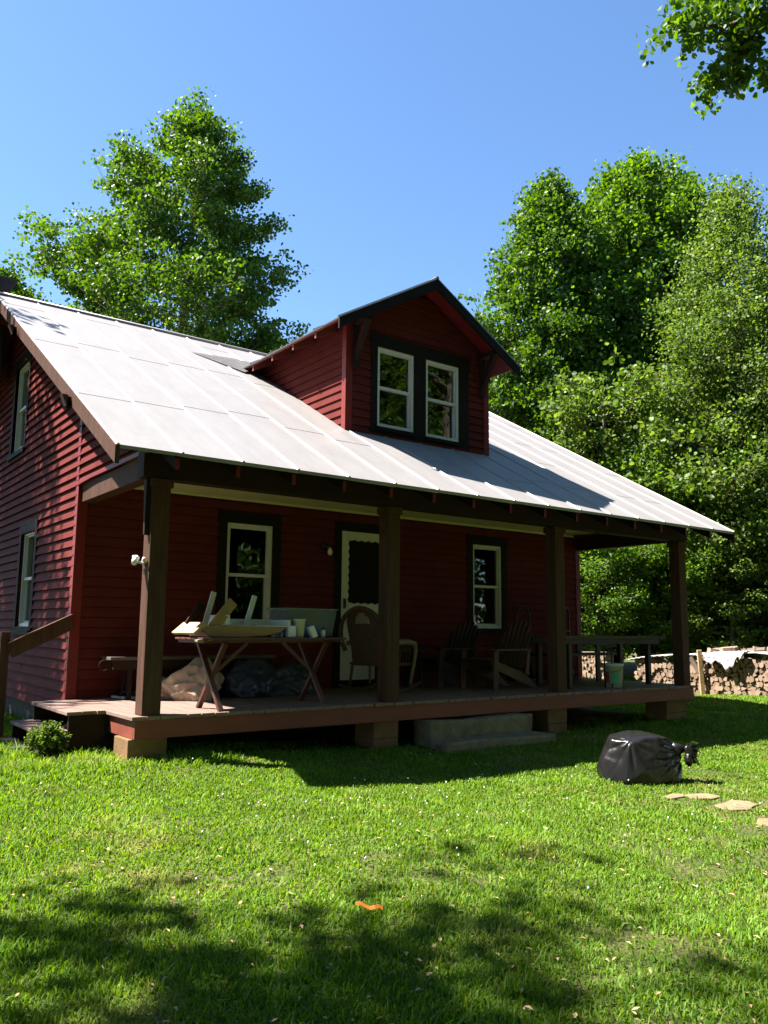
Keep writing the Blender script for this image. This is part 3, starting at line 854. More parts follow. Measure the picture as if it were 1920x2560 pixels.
for sx in (-1, 1):
    p0 = Vector((AX, DF, AZ-.004)); p1 = Vector((AX+sx*1.66, DF, AZ-DS*1.66-.004)); dz = Vector((0, 0, -.15))
    mb.prism([p0, p1, p1+dz, p0+dz], (0, .035, 0))
mb.build('rake_board', 'dark_trim', dorm, .003)
for sx in (-1, 1):
    for k in range(5):
        yy = DF+.02+.60*k
        xe = AX+sx*1.63; xi = DX0 if sx < 0 else DX1
        z_ = lambda x: AZ-DS*abs(x-AX)-.045
        yv = (z_(xe)-.10-EZ)/SL+EY
        if yy > 3.6: continue
        mb = MB(); mb.prism([(xe, yy, z_(xe)), (xi, yy, z_(xi)), (xi, yy, z_(xi)-.11), (xe, yy, z_(xe)-.08)], (0, .04, 0))
        mb.build('rafter_tail', 'red_fascia' if sx < 0 else 'red_trim', dorm, .002)
    # knee bracket under the rake
    xi = (DX0+.12) if sx < 0 else (DX1-.12)
    zt = AZ-DS*abs(xi-AX)-.17
    mb = MB(); mb.bar((xi, DF+.05, zt), (xi, DY-.03, zt-.50), .09, .07, (1, 0, 0)); mb.box(xi-.05, xi+.05, DY-.06, DY-.03, zt-.62, zt-.02)
    mb.bar((xi, DF+.04, zt+.01), (xi, DY-.03, zt+.01), .09, .07)
    mb.build('bracket', 'umber_trim', dorm, .003)
# chimney at far left of the ridge
mb = MB(); cy = 6.05
mb.box(-.85, -.26, cy, cy+.6, 4.6, 6.0); mb.prism([(-.92, cy-.08, 6.0), (-.24, cy-.08, 6.0), (-.13, cy-.08, 6.235), (-.92, cy-.08, 6.235)], (0, .76, 0))
hp(mb, 'chimney', 'chimney_paint', .01)

# ------------------------------------------------------------------ things on the posts
O = empty('post_bracket', (0, .1, 1.4), 'small white two-headed plastic bracket on the sunlit side of the left porch post', 'bracket')
mb = MB(); mb.lathe((-.012, .10, 1.40), [(0, 0), (.028, 0), (.03, .012), (.018, .02), (0, .02)], 12, axis=(-1, 0, 0))
mb.tube([(-.02, .10, 1.40), (-.05, .11, 1.40), (-.075, .12, 1.41)], .013, 8)
mb.tube([(-.02, .06, 1.425), (-.045, .065, 1.43)], .022, 10); mb.tube([(-.02, .08, 1.34), (-.02, .075, 1.29)], [.012, .006], 8)
o = mb.build('arm', 'white_plastic', O); o.matrix_parent_inverse = Matrix.Translation(-O.location)
mb = MB(); mb.tube([(-.07, .15, 1.455), (-.095, .12, 1.42), (-.11, .10, 1.385)], [.022, .03, .024], 10); mb.tube([(-.07, .10, 1.44), (-.10, .155, 1.455)], .016, 8)
o = mb.build('head', 'white_plastic', O); o.matrix_parent_inverse = Matrix.Translation(-O.location)
mb = MB(); mb.tube([(2.775, .06, 1.92), (2.745, .06, 1.91), (2.735, .06, 1.885), (2.75, .06, 1.87), (2.765, .06, 1.885)], .005, 6)
o = mb.build('wall_hook', 'black_metal'); tag(o, 'small metal hook on the second porch post from the left', 'hook')

# ------------------------------------------------------------------ porch furniture
def part(mb, name, mat, parent, bevel=0):
    o = mb.build(name, mat, parent, bevel); return o

# folding table (local frame: x along length)
T = empty('folding_table', (1.43, .345, 0), 'slatted red-brown wooden folding table on crossed legs behind the left post', 'table', rz=R(8.5))
mb = MB()
for k in range(5): mb.box(-.93, .93, -.25+k*.102, -.155+k*.102, .685, .705)
part(mb, 'tabletop', 'table_wood', T, .003)
mb = MB(); mb.box(-.90, -.86, -.24, .24, .655, .684); mb.box(.86, .90, -.24, .24, .655, .684); mb.box(-.85, .85, -.03, .03, .65, .684)
part(mb, 'apron', 'table_wood', T, .002)
for sx in (-.66, .66):
    for s, dxx in ((1, -.018), (-1, .018)):
        mb = MB(); mb.bar((sx+dxx, -.225*s, 0.0), (sx+dxx, .21*s, .655), .034, .055, (1, 0, 0)); part(mb, 'leg', 'table_wood', T, .003)
    mb = MB(); mb.bar((sx, 0, .32), (sx*.35, 0, .65), .02, .035); part(mb, 'brace', 'table_wood', T)
mb = MB(); mb.bar((-.97, -.2, .678), (-.80, -.2, .69), .05, .018); part(mb, 'latch', 'pale_wood', T)

# upturned painted chair lying on the table (a small chair on its back)
U = empty('upturned_chair', (1.05, .36, .705), 'small cream and tan wooden chair lying upturned on the left end of the folding table', 'chair', rz=R(4))
mb = MB()
mb.prism([(-.50, -.21, .095), (-.27, -.21, .125), (.52, -.21, .10), (.45, -.21, .055), (.28, -.21, .02), (0, -.21, .005), (-.36, -.21, .012)], (0, .025, 0))
part(mb, 'side_rail', 'tan_wood', U, .003)
mb = MB(); mb.prism([(-.50, .20, .095), (-.27, .20, .125), (.52, .20, .10), (.45, .20, .055), (.28, .20, .02), (0, .20, .005), (-.36, .20, .012)], (0, .025, 0))
part(mb, 'side_rail', 'white_paint', U, .003)
mb = MB(); mb.prism([(-.57, -.24, .045), (-.44, -.24, .15), (-.44, .22, .15), (-.57, .22, .045)], (.028, 0, -.02)); part(mb, 'end_board', 'pale_wood', U, .003)
mb = MB(); mb.box(-.18, .60, -.182, .198, .108, .124); mb.box(.555, .595, -.186, .2, .1245, .185); mb.box(-.17, .57, .165, .195, .1245, .19)
mb.box(-.19, -.14, -.188, .19, .1245, .225)
part(mb, 'seat', 'white_paint', U, .003)
for (a, b_) in ((-.02, .06), (.22, .27)):
    mb = MB(); mb.box(a, b_, -.03, .01, .1245, .1275); part(mb, 'stain', 'dark_trim', U)
for (a, b_, mat, w) in (((-.30, .05, .10), (-.19, .07, .46), 'white_paint', .055), ((.22, .10, .12), (.33, .12, .44), 'white_paint', .055),
                        ((-.33, -.18, .09), (-.10, -.17, .36), 'tan_wood', .11), ((-.45, .10, .12), (-.28, .12, .34), 'umber_trim', .09)):
    mb = MB(); mb.bar(a, b_, .025, w, (1, 0, 0)); part(mb, 'leg', mat, U, .003)

# storage tote and small things on the table
def tote(name, c, hx, hy, h, label):
    T_ = empty(name, c, label, 'storage tote', rz=R(6))
    mb = MB(); k = .86
    v = [(-hx*k, -hy*k, 0), (hx*k, -hy*k, 0), (hx*k, hy*k, 0), (-hx*k, hy*k, 0), (-hx, -hy, h), (hx, -hy, h), (hx, hy, h), (-hx, hy, h)]
    mb.add(v, [(0, 1, 2, 3), (0, 4, 5, 1), (1, 5, 6, 2), (2, 6, 7, 3), (3, 7, 4, 0)])
    part(mb, 'bin', 'clear_plastic', T_)
    mb = MB()
    for a, b_ in (((-hx, -hy), (hx, -hy)), ((hx, -hy), (hx, hy)), ((hx, hy), (-hx, hy)), ((-hx, hy), (-hx, -hy))):
        mb.bar((a[0]*1.02, a[1]*1.02, h), (b_[0]*1.02, b_[1]*1.02, h), .02, .016)
    part(mb, 'rim', 'clear_plastic', T_)
    return T_
t1 = tote('storage_tote', (2.02, .58, .706), .36, .17, .31, 'large clear plastic tote standing open on the right end of the folding table')
rnd = random.Random(3)
def crumple(c, rx, ry, rz_, seed, amp=.25, n=3, flat=True):
    """crumpled lump: icosphere cut by random planes, with sharp creases between facets"""
    import bmesh
    bm = bmesh.new(); bmesh.ops.create_icosphere(bm, subdivisions=n, radius=1)
    r2 = random.Random(seed); rv = lambda: Vector((r2.gauss(0, 1), r2.gauss(0, 1), r2.gauss(0, 1)))
    pl = [(rv().normalized(), r2.uniform(.66, .95)) for _ in range(26)]
    seeds = [(rv().normalized(), r2.uniform(-1, 1)) for _ in range(70)]
    fq = [(rv()*3.2, r2.uniform(0, 6)) for _ in range(5)]
    for v in bm.verts:
        d = v.co.normalized(); q = 1.0
        for nrm_, lim in pl:
            dd = d.dot(nrm_)
            if dd > .01: q = min(q, lim/dd)
        dw = d+rv()*0+Vector((.12*math.sin(5*d.y), .12*math.sin(6*d.z), .12*math.sin(5*d.x)))
        ds = sorted(((dw-s_).length, h_) for s_, h_ in seeds)
        ridge = min(1, (ds[1][0]-ds[0][0])*5)            # 0 on the crease between two cells
        w = (1-ridge)*.38+ds[0][1]*.10*ridge
        w += 1.1*(sum(abs(math.sin(f.dot(d)+p)) for f, p in fq)/len(fq)-.6)
        q *= 1+amp*w*.55
        v.co = d*q
        sg = 1+(.22*(.3-v.co.z) if flat else 0)
        v.co.x *= rx*sg; v.co.y *= ry*sg; v.co.z *= rz_
        if flat and v.co.z < -rz_*.62: v.co.z = -rz_*.62
    off = Vector(c)+Vector((0, 0, rz_*.62 if flat else 0))
    vs = [v.co+off for v in bm.verts]; fs = [tuple(v.index for v in f.verts) for f in bm.faces]
    bm.verts.ensure_lookup_table(); bm.free()
    return vs, fs
vs, fs = crumple((0, 0, .006), .29, .13, .10, 5)
mb = MB(); mb.add(vs, fs, 0, True); part(mb, 'contents', 'blue_cloth', t1)
mb = MB(); mb.lathe((1.79, .26, .707), [(0, 0), (.05, 0), (.062, .17), (.070, .175), (.070, .195), (0, .197)], 18)
o = mb.build('tub', 'white_plastic', None); tag(o, 'round white tub with lid in front of the clear tote', 'tub')
mb = MB(); mb.obox((1.93, .22, .765), Vector((.9, 0, .42)).normalized(), Vector((0, 1, 0)), Vector((-.42, 0, .9)).normalized(), .035, .03, .065)
o = mb.build('paper_packet', 'paper', None, .006); tag(o, 'white paper packet leaning against the tub on the folding table', 'packet')
mb = MB(); mb.box(1.62, 1.72, .20, .27, .707, .83)
o = mb.build('paper_bag', 'paper', None, .012); tag(o, 'small pale folded bag left of the round white tub', 'bag')
B_ = empty('medicine_bottle', (2.10, .27, .707), 'small white bottle with a black cap before the tote', 'bottle')
mb = MB(); mb.lathe((0, 0, 0), [(0, 0), (.026, 0), (.027, .065), (.018, .08), (.018, .085), (0, .085)], 14); part(mb, 'body', 'white_plastic', B_)
mb = MB(); mb.lathe((0, 0, .085), [(.02, 0), (.021, .025), (0, .026)], 14); part(mb, 'cap', 'black_plastic', B_)
mb = MB(); mb.lathe((1.52, .17, .707), [(0, 0), (.02, 0), (.022, .045), (.015, .05), (0, .05)], 12)
o = mb.build('small_jar', 'clear_plastic', None); tag(o, 'tiny clear jar at the edge of the folding table by the upturned chair', 'jar')
mb = MB()
for k in range(40):
    q = k/39; mb.add([], [])
vs, fs = crumple((2.02, .34, .704), .24, .07, .035, 15)
mb.add(vs, fs, 0, True)
o = mb.build('blue_rag', 'blue_cloth', None); tag(o, 'crumpled blue cloth lying in front of the clear tote', 'cloth')

# long bench against the wall
Bn = empty('long_bench', (1.30, 1.80, 0), 'long brown wooden bench against the porch wall behind the folding table', 'bench')
mb = MB(); mb.box(-1.06, 1.0, -.15, .15, .435, .47); part(mb, 'seat', 'grey_wood', Bn, .004)
mb = MB(); mb.box(-1.02, .96, -.13, -.105, .33, .434); mb.box(-1.02, .96, .105, .13, .33, .434); part(mb, 'apron', 'umber_trim', Bn, .003)
for sx in (-.82, .78):
    for sy in (-.10, .10):
        mb = MB(); mb.bar((sx, sy, 0), (sx, sy*.8, .434), .04, .06, (0, 1, 0)); part(mb, 'leg', 'umber_trim', Bn, .003)
    mb = MB(); mb.bar((sx, 0, .12), (sx+(.28 if sx < 0 else -.28), 0, .42), .03, .045); part(mb, 'brace', 'umber_trim', Bn)
mb = MB(); mb.tube([(-1.09+.055*math.cos(a)-.03, -.12, .38+.055*math.sin(a)) for a in np.linspace(0.9, 5.4, 12)], .006, 6)
part(mb, 'strap', 'umber_trim', Bn)
# bags
def lump(name, c, r, seed, mat, label, cat, amp=.3, n=4, group=None):
    vs, fs = crumple((0, 0, 0), *r, seed, amp, n); mb = MB(); mb.add(vs, fs, 0, True)
    o = mb.build(name, mat); o.location = c; return tag(o, label, cat, group)
lump('crumpled_sack', (1.12, 1.42, .0), (.36, .26, .27), 2, 'beige_cloth', 'crumpled beige cloth sack on the porch floor below the bench, beside the left post', 'sack', .5, 5)
lump('crumpled_sack', (.78, 1.62, .0), (.22, .16, .15), 21, 'beige_cloth', 'low tan sack lying left of the larger beige sack under the bench end', 'sack', .45, 5)
lump('plastic_bag', (1.86, 1.50, .0), (.36, .24, .29), 7, 'navy_plastic', 'dark blue plastic bag below the bench, left one of the pair', 'bag', .45, 5)
lump('plastic_bag', (2.42, 1.52, .0), (.38, .24, .28), 9, 'navy_plastic', 'dark blue plastic bag below the bench, right one of the pair', 'bag', .45, 5)
for k, (x_, y_, rot, lb) in enumerate(((.47, 1.95, .3, 'black and white shoe by the bench leg, left one of the pair'), (.60, 1.88, -.2, 'black and white shoe by the bench leg, right one of the pair'))):
    S = empty('shoe', (x_, y_, 0), lb, 'shoe', 'pair of shoes under the bench end', rot)
    mb = MB(); mb.prism([(-.035, -.12, 0), (.035, -.12, 0), (.04, .0, 0), (.04, .11, 0), (0, .15, 0), (-.04, .11, 0), (-.04, 0, 0)], (0, 0, .025)); part(mb, 'sole', 'white_plastic', S, .004)
    mb = MB(); vs, fs = crumple((0, 0, .026), .036, .12, .04, 4+k, .05, 2); mb.add(vs, fs, 0, True)
    mb.tube([(0, -.08, .05), (0, -.085, .10)], [.034, .03], 10); part(mb, 'upper', 'black_plastic', S)

# wicker rocking chair, facing local +x
K = empty('wicker_rocking_chair', (3.60, 1.22, 0), 'brown wicker rocking chair with rounded back in front of the screen door', 'rocking chair', rz=R(22))
mb = MB()
def backpt(u, v, off=0):      # u across -1..1, v up 0..1 ; curved reclined back
    y = u*.27*(1-.10*(1-v)); x = -.24-.20*v-.05*(1-u*u)+off; z = .36+.68*v
    return Vector((x, y, z))
n, mrow = 14, 16
outl = lambda v: 1.0 if v < .72 else math.sqrt(max(0, 1-((v-.72)/.30)**2))
for side in (0, -.03):
    vs = []
    for j in range(mrow+1):
        v = j/mrow; w_ = outl(v)
        for i in range(n+1):
            p = backpt((i/n*2-1)*w_, v, side); vs.append(p)
    fs = []
    for j in range(mrow):
        for i in range(n):
            u0 = (i+.5)/n*2-1; v0 = (j+.5)/mrow
            if (u0/.42)**2+((v0-.84)/.12)**2 < 1: continue
            a = j*(n+1)+i; fs.append((a, a+1, a+n+2, a+n+1))
    mb.add(vs, fs, 0, True)
part(mb, 'backrest', 'wicker', K)
mb = MB()
for s in range(-7, 8):
    for sg in (-1, 1):
        pts = []
        for q in np.linspace(-1, 1, 9):
            u = s*.13+q*.35*sg; v = .84+q*.12
            if (u/.45)**2+((v-.84)/.125)**2 < 1.05: pts.append(backpt(u*outl(v), v, -.012))
        if len(pts) > 1: mb.tube(pts, .006, 5, 0, False)
part(mb, 'lattice', 'wicker_trim', K)
mb = MB(); pts = []
for q in np.linspace(-1.0, 1.0, 40):
    a = q*math.pi*.66; pts.append(Vector((-.30-.20*max(0, .5+.5*math.cos(a))-.03, .34*math.sin(a)*(1.0 if abs(a) > 1.3 else 1.0), .70+.36*math.cos(a))))
mb.tube(pts, .030, 8)
part(mb, 'back_rim', 'wicker', K)
for s in (-1, 1):
    mb = MB(); mb.tube([(-.33, s*.30, .62), (-.15, s*.33, .64), (.12, s*.35, .645), (.25, s*.355, .62), (.29, s*.35, .52), (.26, s*.33, .3), (.22, s*.31, .09)], [.03, .034, .036, .034, .028, .022, .02], 8)
    part(mb, 'armrest', 'wicker_trim', K)
    mb = MB()
    for q in range(6):
        mb.tube([(-.2+q*.075, s*.33, .62), (-.2+q*.075, s*.31, .38)], .008, 5, 0, False)
    mb.tube([(-.25, s*.31, .37), (.25, s*.31, .36)], .014, 6); part(mb, 'side_panel', 'wicker', K)
    mb = MB(); mb.tube([(-.26, s*.27, .36), (-.32, s*.27, .06)], .019, 8); part(mb, 'leg', 'wicker', K)
    mb = MB(); mb.tube([(-.52+1.04*q, s*.29, .035+.13*(2*q-.96)**2*.6) for q in np.linspace(0, 1, 12)], .018, 8); part(mb, 'rocker', 'wicker', K)
mb = MB(); mb.box(-.26, .27, -.30, .30, .34, .375); part(mb, 'seat', 'wicker', K, .01)

# slatted lounge chairs facing local -x... built facing +x then turned
def slat_chair(mat, loc, rot, label, src=None, group='low slatted wooden porch chairs'):
    if src is not None:
        A_ = copy_tree(src); A_.location = loc; A_.rotation_euler = (0, 0, rot)
        A_['label'] = label
        for ch in A_.children:
            ch.data = ch.data.copy(); ch.data.materials[0] = MATS[mat]
        return A_
    A_ = empty('slatted_chair', loc, label, 'chair', group, rot)
    for s in (-1, 1):
        mb = MB(); mb.bar((.36, s*.29, 0), (.34, s*.29, .53), .028, .09, (1, 0, 0)); part(mb, 'front_leg', mat, A_, .003)
        mb = MB(); mb.prism([(.40, s*.26-.012, .30), (.40, s*.26-.012, .40), (-.30, s*.26-.012, .22), (-.62, s*.26-.012, 0), (-.50, s*.26-.012, 0)], (0, .024, 0)); part(mb, 'side_rail', mat, A_, .003)
        mb = MB(); mb.prism([(.44, s*.33-.06, .53), (.44, s*.33+.06, .53), (-.34, s*.33+.035, .53), (-.34, s*.33-.03, .53)], (0, 0, .022)); part(mb, 'armrest', mat, A_, .003)
        mb = MB(); mb.bar((-.30, s*.31, .20), (-.34, s*.31, .53), .025, .06, (1, 0, 0)); part(mb, 'rear_support', mat, A_)
    for k in range(5):
        x_ = .38-k*.125; z_ = .405-.036*k*1.05
        mb = MB(); mb.obox((x_, 0, z_), Vector((1, 0, .26)).normalized(), Vector((0, 1, 0)), Vector((-.26, 0, 1)).normalized(), .052, .27, .009); part(mb, 'seat_slat', mat, A_)
    for k in range(7):
        y_ = (k-3)*.078; L2 = .76-.018*(k-3)**2
        mb = MB(); a = Vector((-.20, y_*.85, .20)); b_ = a+Vector((-.42, y_*.28, .86)).normalized()*L2*1.08
        mb.bar(a, b_, .066, .018, (1, 0, 0)); part(mb, 'back_slat', mat, A_, .002)
    mb = MB(); mb.bar((-.40, -.26, .52), (-.40, .26, .52), .03, .04); part(mb, 'crosspiece', mat, A_)
    return A_
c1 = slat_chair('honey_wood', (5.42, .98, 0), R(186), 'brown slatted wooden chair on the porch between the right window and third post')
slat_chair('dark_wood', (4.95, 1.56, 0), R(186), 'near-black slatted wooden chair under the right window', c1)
# low dark bench beyond the rocker
D_ = empty('side_bench', (4.30, 1.72, 0), 'low dark wooden bench in the shade between door and right window', 'bench')
mb = MB(); mb.box(-.32, .28, -.2, .2, .50, .53); mb.box(-.32, .28, .16, .2, .53, .68); part(mb, 'seat', 'dark_wood', D_, .004)
for sx in (-.28, .24):
    for sy in (-.17, .17):
        mb = MB(); mb.box(sx-.02, sx+.02, sy-.02, sy+.02, 0, .50); part(mb, 'leg', 'dark_wood', D_)

# hand trucks
def hand_truck(loc, rot, label, src=None):
    if src:
        c = copy_tree(src); c.location = loc; c.rotation_euler = (0, 0, rot); c['label'] = label; return c
    h = empty('hand_truck', loc, label, 'hand truck', 'black tubular hand trucks against the wall', rot)
    mb = MB(); pts = [(-.14, 0, .16), (-.14, 0, .95)]+[(-.14*math.cos(a), 0, 1.03+.16*math.sin(a)) for a in np.linspace(0, math.pi, 9)]+[(.14, 0, .95), (.14, 0, .16)]
    mb.tube(pts, .014, 8)
    for z_ in (.3, .55, .8): mb.tube([(-.14, 0, z_), (.14, 0, z_)], .010, 6)
    part(mb, 'frame', 'black_metal', h)
    mb = MB(); mb.box(-.18, .18, -.24, -.01, .03, .042); part(mb, 'toe_plate', 'black_metal', h)
    for s in (-1, 1):
        mb = MB(); mb.lathe((s*.19, .07, .12), [(0, -.025), (.06, -.025), (.115, -.02), (.12, 0), (.115, .02), (.06, .025), (0, .025)], 18, axis=(1, 0, 0)); w_ = part(mb, 'wheel', 'black_plastic', h)
        mb = MB(); mb.lathe((s*.19, .07, .12), [(0, -.028), (.04, -.028), (.04, .028), (0, .028)], 12, axis=(1, 0, 0)); part(mb, 'hub', 'white_plastic', w_)
    return h
ht = hand_truck((6.92, 1.88, 0), 0, 'black tubular hand truck under the wall right of the right window')
hand_truck((7.87, 1.80, 0), R(25), 'black tubular hand truck by the house corner right of the third post', ht)

# work table at the right end of the porch
Tb = empty('work_table', (7.25, .72, 0), 'long weathered wooden table at the right end of the porch', 'table', rz=R(1))
mb = MB()
for k in range(5): mb.box(-1.13, 1.30, -.36+k*.146, -.22+k*.146, .70, .735)
part(mb, 'tabletop', 'grey_wood', Tb, .004)
mb = MB(); mb.box(-1.05, 1.15, -.33, -.30, .62, .699); mb.box(-1.05, 1.15, .30, .33, .62, .699); part(mb, 'apron', 'dark_wood', Tb)
for sx, sy in ((-.95, -.28), (-.95, .28), (.98, -.24), (.98, .28)):
    mb = MB(); mb.box(sx-.035, sx+.035, sy-.035, sy+.035, 0, .62); part(mb, 'leg', 'dark_wood', Tb, .003)
mb = MB(); mb.tube([(-.32, -.42, 0), (-.34, -.42, .56), (-.05, -.42, .60)], .012, 6); mb.tube([(-.16, -.42, 0), (-.16, -.42, .60)], .012, 6); mb.tube([(-.8, -.42, .62), (-.05, -.42, .60)], .008, 6)
part(mb, 'prop_rail', 'black_metal', Tb)
Bb = empty('porch_bench', (7.55, 1.32, 0), 'dark wooden bench with open back behind the long weathered table', 'bench')
mb = MB(); mb.box(-.9, .9, -.18, .18, .42, .46); part(mb, 'seat', 'dark_wood', Bb, .003)
for sx in (-.7, .0, .22, .7):
    mb = MB(); mb.box(sx-.045, sx+.045, .14, .18, 0 if abs(sx) > .5 else .46, .68); part(mb, 'back_post', 'dark_wood', Bb)
for sx in (-.8, .8):
    mb = MB(); mb.box(sx-.03, sx+.03, -.17, -.11, 0, .42); part(mb, 'leg', 'dark_wood', Bb)
# bucket
Bu = empty('bucket', (7.20, .36, 0), 'white plastic bucket with red and green label under the long table', 'bucket', rz=R(-60))
mb = MB(); mb.lathe((0, 0, 0), [(0, 0), (.125, 0), (.145, .30), (.155, .302), (.155, .335), (.147, .34), (.14, .335), (.12, .02)], 24); part(mb, 'body', 'white_plastic', Bu)
def patch(a0, a1, z0, z1, mat, name):
    mb = MB(); vs = []; fs = []; n_ = 8
    for i in range(n_+1):
        a = a0+(a1-a0)*i/n_
        for z_ in (z0, z1):
            r_q = .1255+.02*z_/.30+.0025; vs.append((r_q*math.cos(a), r_q*math.sin(a), z_))
    for i in range(n_): fs.append((2*i, 2*i+2, 2*i+3, 2*i+1))
    mb.add(vs, fs, 0, True); part(mb, name, mat, Bu)
patch(R(-130), R(-105), .07, .22, 'red_label', 'label_patch')
patch(R(-100), R(-45), .05, .24, 'green_label', 'label_patch')
mb = MB(); mb.tube([(.152*math.cos(a), .152*math.sin(a), .30-.08*math.sin((a-R(-170))/R(160)*math.pi)) for a in np.linspace(R(-170), R(-10), 14)], .003, 5); part(mb, 'handle', 'black_metal', Bu)

# ------------------------------------------------------------------ stone steps
def rough_block(name, x0, x1, y0, y1, z0, z1, seed, label, rot=0):
    import bmesh
    bm = bmesh.new(); bmesh.ops.create_cube(bm, size=1)
    bmesh.ops.subdivide_edges(bm, edges=bm.edges[:], cuts=9, use_grid_fill=True)
    r2 = random.Random(seed); F = [(Vector((r2.gauss(0, 1), r2.gauss(0, 1), r2.gauss(0, 1)))*k, r2.uniform(0, 6), .016/k**.8) for k in (2, 3, 5, 8, 12, 17, 24) for _ in range(3)]
    sx, sy, sz = x1-x0, y1-y0, z1-z0
    for v in bm.verts:
        c = v.co.copy(); rr_ = Vector((max(0, abs(c.x)*2-.93)/.07, max(0, abs(c.y)*2-.8)/.2, max(0, abs(c.z)*2-.8)/.2))
        e = sum(sorted(rr_)[1:])
        p = Vector((c.x*sx, c.y*sy, c.z*sz)); k = -.012*(sorted(rr_)[1])
        p += p.normalized()*k
        dn = sum(math.sin(f.dot(p)+ph)*a for f, ph, a in F)
        v.co = p+Vector((c.x, c.y, c.z)).normalized()*dn*.9
    me = bpy.data.meshes.new(name); bm.to_mesh(me); bm.free()
    for p in me.polygons: p.use_smooth = True
    me.materials.append(MATS['stone'])
    o = bpy.data.objects.new(name, me); COL.objects.link(o); o.location = ((x0+x1)/2, (y0+y1)/2, (z0+z1)/2); o.rotation_euler.z = rot
    return tag(o, label, 'stone step', 'rough stone steps before the porch')
rough_block('stone_step', 3.30, 4.86, -.20, .20, -.62, -.212, 3, 'thick grey stone block forming the upper step to the porch', R(-2.5))
rough_block('stone_step', 3.27, 4.95, -.52, -.17, -.80, -.415, 4, 'flatter grey stone slab forming the lower step to the porch', R(-2.5))
# pavers
for k, (px, py, hx, hy, a) in enumerate(PAVERS):
    r2 = random.Random(40+k); n = 14; ring = []
    for i in range(n):
        q = 2*math.pi*i/n; c_, s_ = math.cos(q), math.sin(q); m_ = (abs(c_)**3+abs(s_)**3)**(-1/3)
        X_, Y_ = hx*c_*m_*r2.uniform(.78, 1.1), hy*s_*m_*r2.uniform(.72, 1.1)
        ring.append((px+X_*math.cos(a)-Y_*math.sin(a), py+X_*math.sin(a)+Y_*math.cos(a), gzf(px, py)-.02))
    mb = MB(); mb.prism(ring, (0, 0, .032))
    o = mb.build('stepping_stone', 'paver', None, .008)
    tag(o, ['small tan stepping stone nearest the black bag', 'long tan stepping stone right of the smallest one', 'broadest tan stepping stone at the right edge of the lawn', 'tan stepping stone nearest the camera, cut by the right frame edge'][k], 'stepping stone', 'tan stepping stones in the lawn')
mb = MB(); mb.prism([(-1.1, 1.2, gzf(-.9, 1.5)-.02), (-.62, 1.15, gzf(-.9, 1.5)-.02), (-.6, 2.1, gzf(-.9, 1.5)-.02), (-1.15, 2.2, gzf(-.9, 1.5)-.02)], (0, 0, .06))
o = mb.build('landing_slab', 'foundation', None, .01); tag(o, 'flat grey slab in the grass at the foot of the side steps', 'slab')
# orange tape
mb = MB(); pts = [(x_-.165, y_-.225) for x_, y_ in [(-.235, -3.78), (-.222, -3.80), (-.21, -3.825), (-.20, -3.85), (-.185, -3.87), (-.165, -3.875), (-.15, -3.885)]]
vs = []
for i, (x_, y_) in enumerate(pts):
    z_ = gzf(x_, y_)+.045+(.006*math.sin(i*1.7)); q = .005
    vs += [(x_-q*.4, y_-q, z_-.006), (x_+q*.4, y_+q, z_+.008)]
mb.add(vs, [(2*i, 2*i+2, 2*i+3, 2*i+1) for i in range(len(pts)-1)])
o = mb.build('tape_strip', 'orange_tape'); tag(o, 'bright orange strip of plastic tape lying in the lawn', 'tape')
sol = o.modifiers.new('solid', 'SOLIDIFY'); sol.thickness = .001

# ------------------------------------------------------------------ black rubbish bag
import bmesh
G = empty('rubbish_bag', (4.02, -2.38, gzf(4.02, -2.38)), 'full shiny black plastic rubbish bag with knotted neck on the lawn', 'bag', rz=R(-36))
r2 = random.Random(12)
KEY = [(-.35, -.13, .0), (-.20, -.25, .0), (.10, -.26, .0), (.33, -.17, .0), (.36, .12, .0), (.1, .25, .0), (-.25, .2, .0), (-.37, .05, .0),
       (-.37, -.07, .13), (-.39, .04, .10), (.37, -.07, .14), (.37, .08, .14), (-.27, -.06, .38), (-.13, -.19, .37), (.15, -.15, .405), (.25, -.06, .39),
       (.27, .08, .37), (.02, .14, .435), (-.10, .12, .43), (-.24, .10, .40), (.39, -.02, .27), (.37, .05, .30), (-.02, -.28, .14), (.25, -.22, .15)]
bm = bmesh.new()
for k_ in KEY: bm.verts.new(k_)
hull = bmesh.ops.convex_hull(bm, input=bm.verts[:])
bmesh.ops.delete(bm, geom=[g for g in hull['geom_interior'] if isinstance(g, bmesh.types.BMVert)], context='VERTS')
bmesh.ops.triangulate(bm, faces=bm.faces[:])
for _ in range(4):
    bmesh.ops.subdivide_edges(bm, edges=bm.edges[:], cuts=1, use_grid_fill=True, smooth=.10)
    bmesh.ops.triangulate(bm, faces=bm.faces[:])
bm.normal_update()
CELL = [(Vector((r2.uniform(-.4, .4), r2.uniform(-.3, .3), r2.uniform(0, .42))), r2.uniform(-1, 1)) for _ in range(46)]
for v in bm.verts:
    p = v.co.copy(); n_ = v.normal.copy()
    nk = Vector((.42, -.02, .27)); d = p-nk; fan = abs(math.sin(math.atan2(d.z, -d.x+.001)*8+2*math.sin(d.y*7)))**.6-.6
    nk2 = Vector((-.13, -.19, .38)); d2 = p-nk2; fan2 = abs(math.sin(math.atan2(d2.z, d2.x+.0001)*6+d2.y*3))**.6-.6
    q1 = math.exp(-(d.length/.35)**2); q2 = math.exp(-(d2.length/.3)**2)
    ds = sorted(((p-s_).length, h_) for s_, h_ in CELL); rg = min(1, (ds[1][0]-ds[0][0])*16)
    v.co = p+n_*(fan*.030*q1+fan2*.022*q2+(1-rg)*.006+ds[0][1]*.005*rg)
    if v.co.z < 0: v.co.z = 0
me = bpy.data.meshes.new('body'); bm.to_mesh(me); bm.free()
for p in me.polygons: p.use_smooth = True
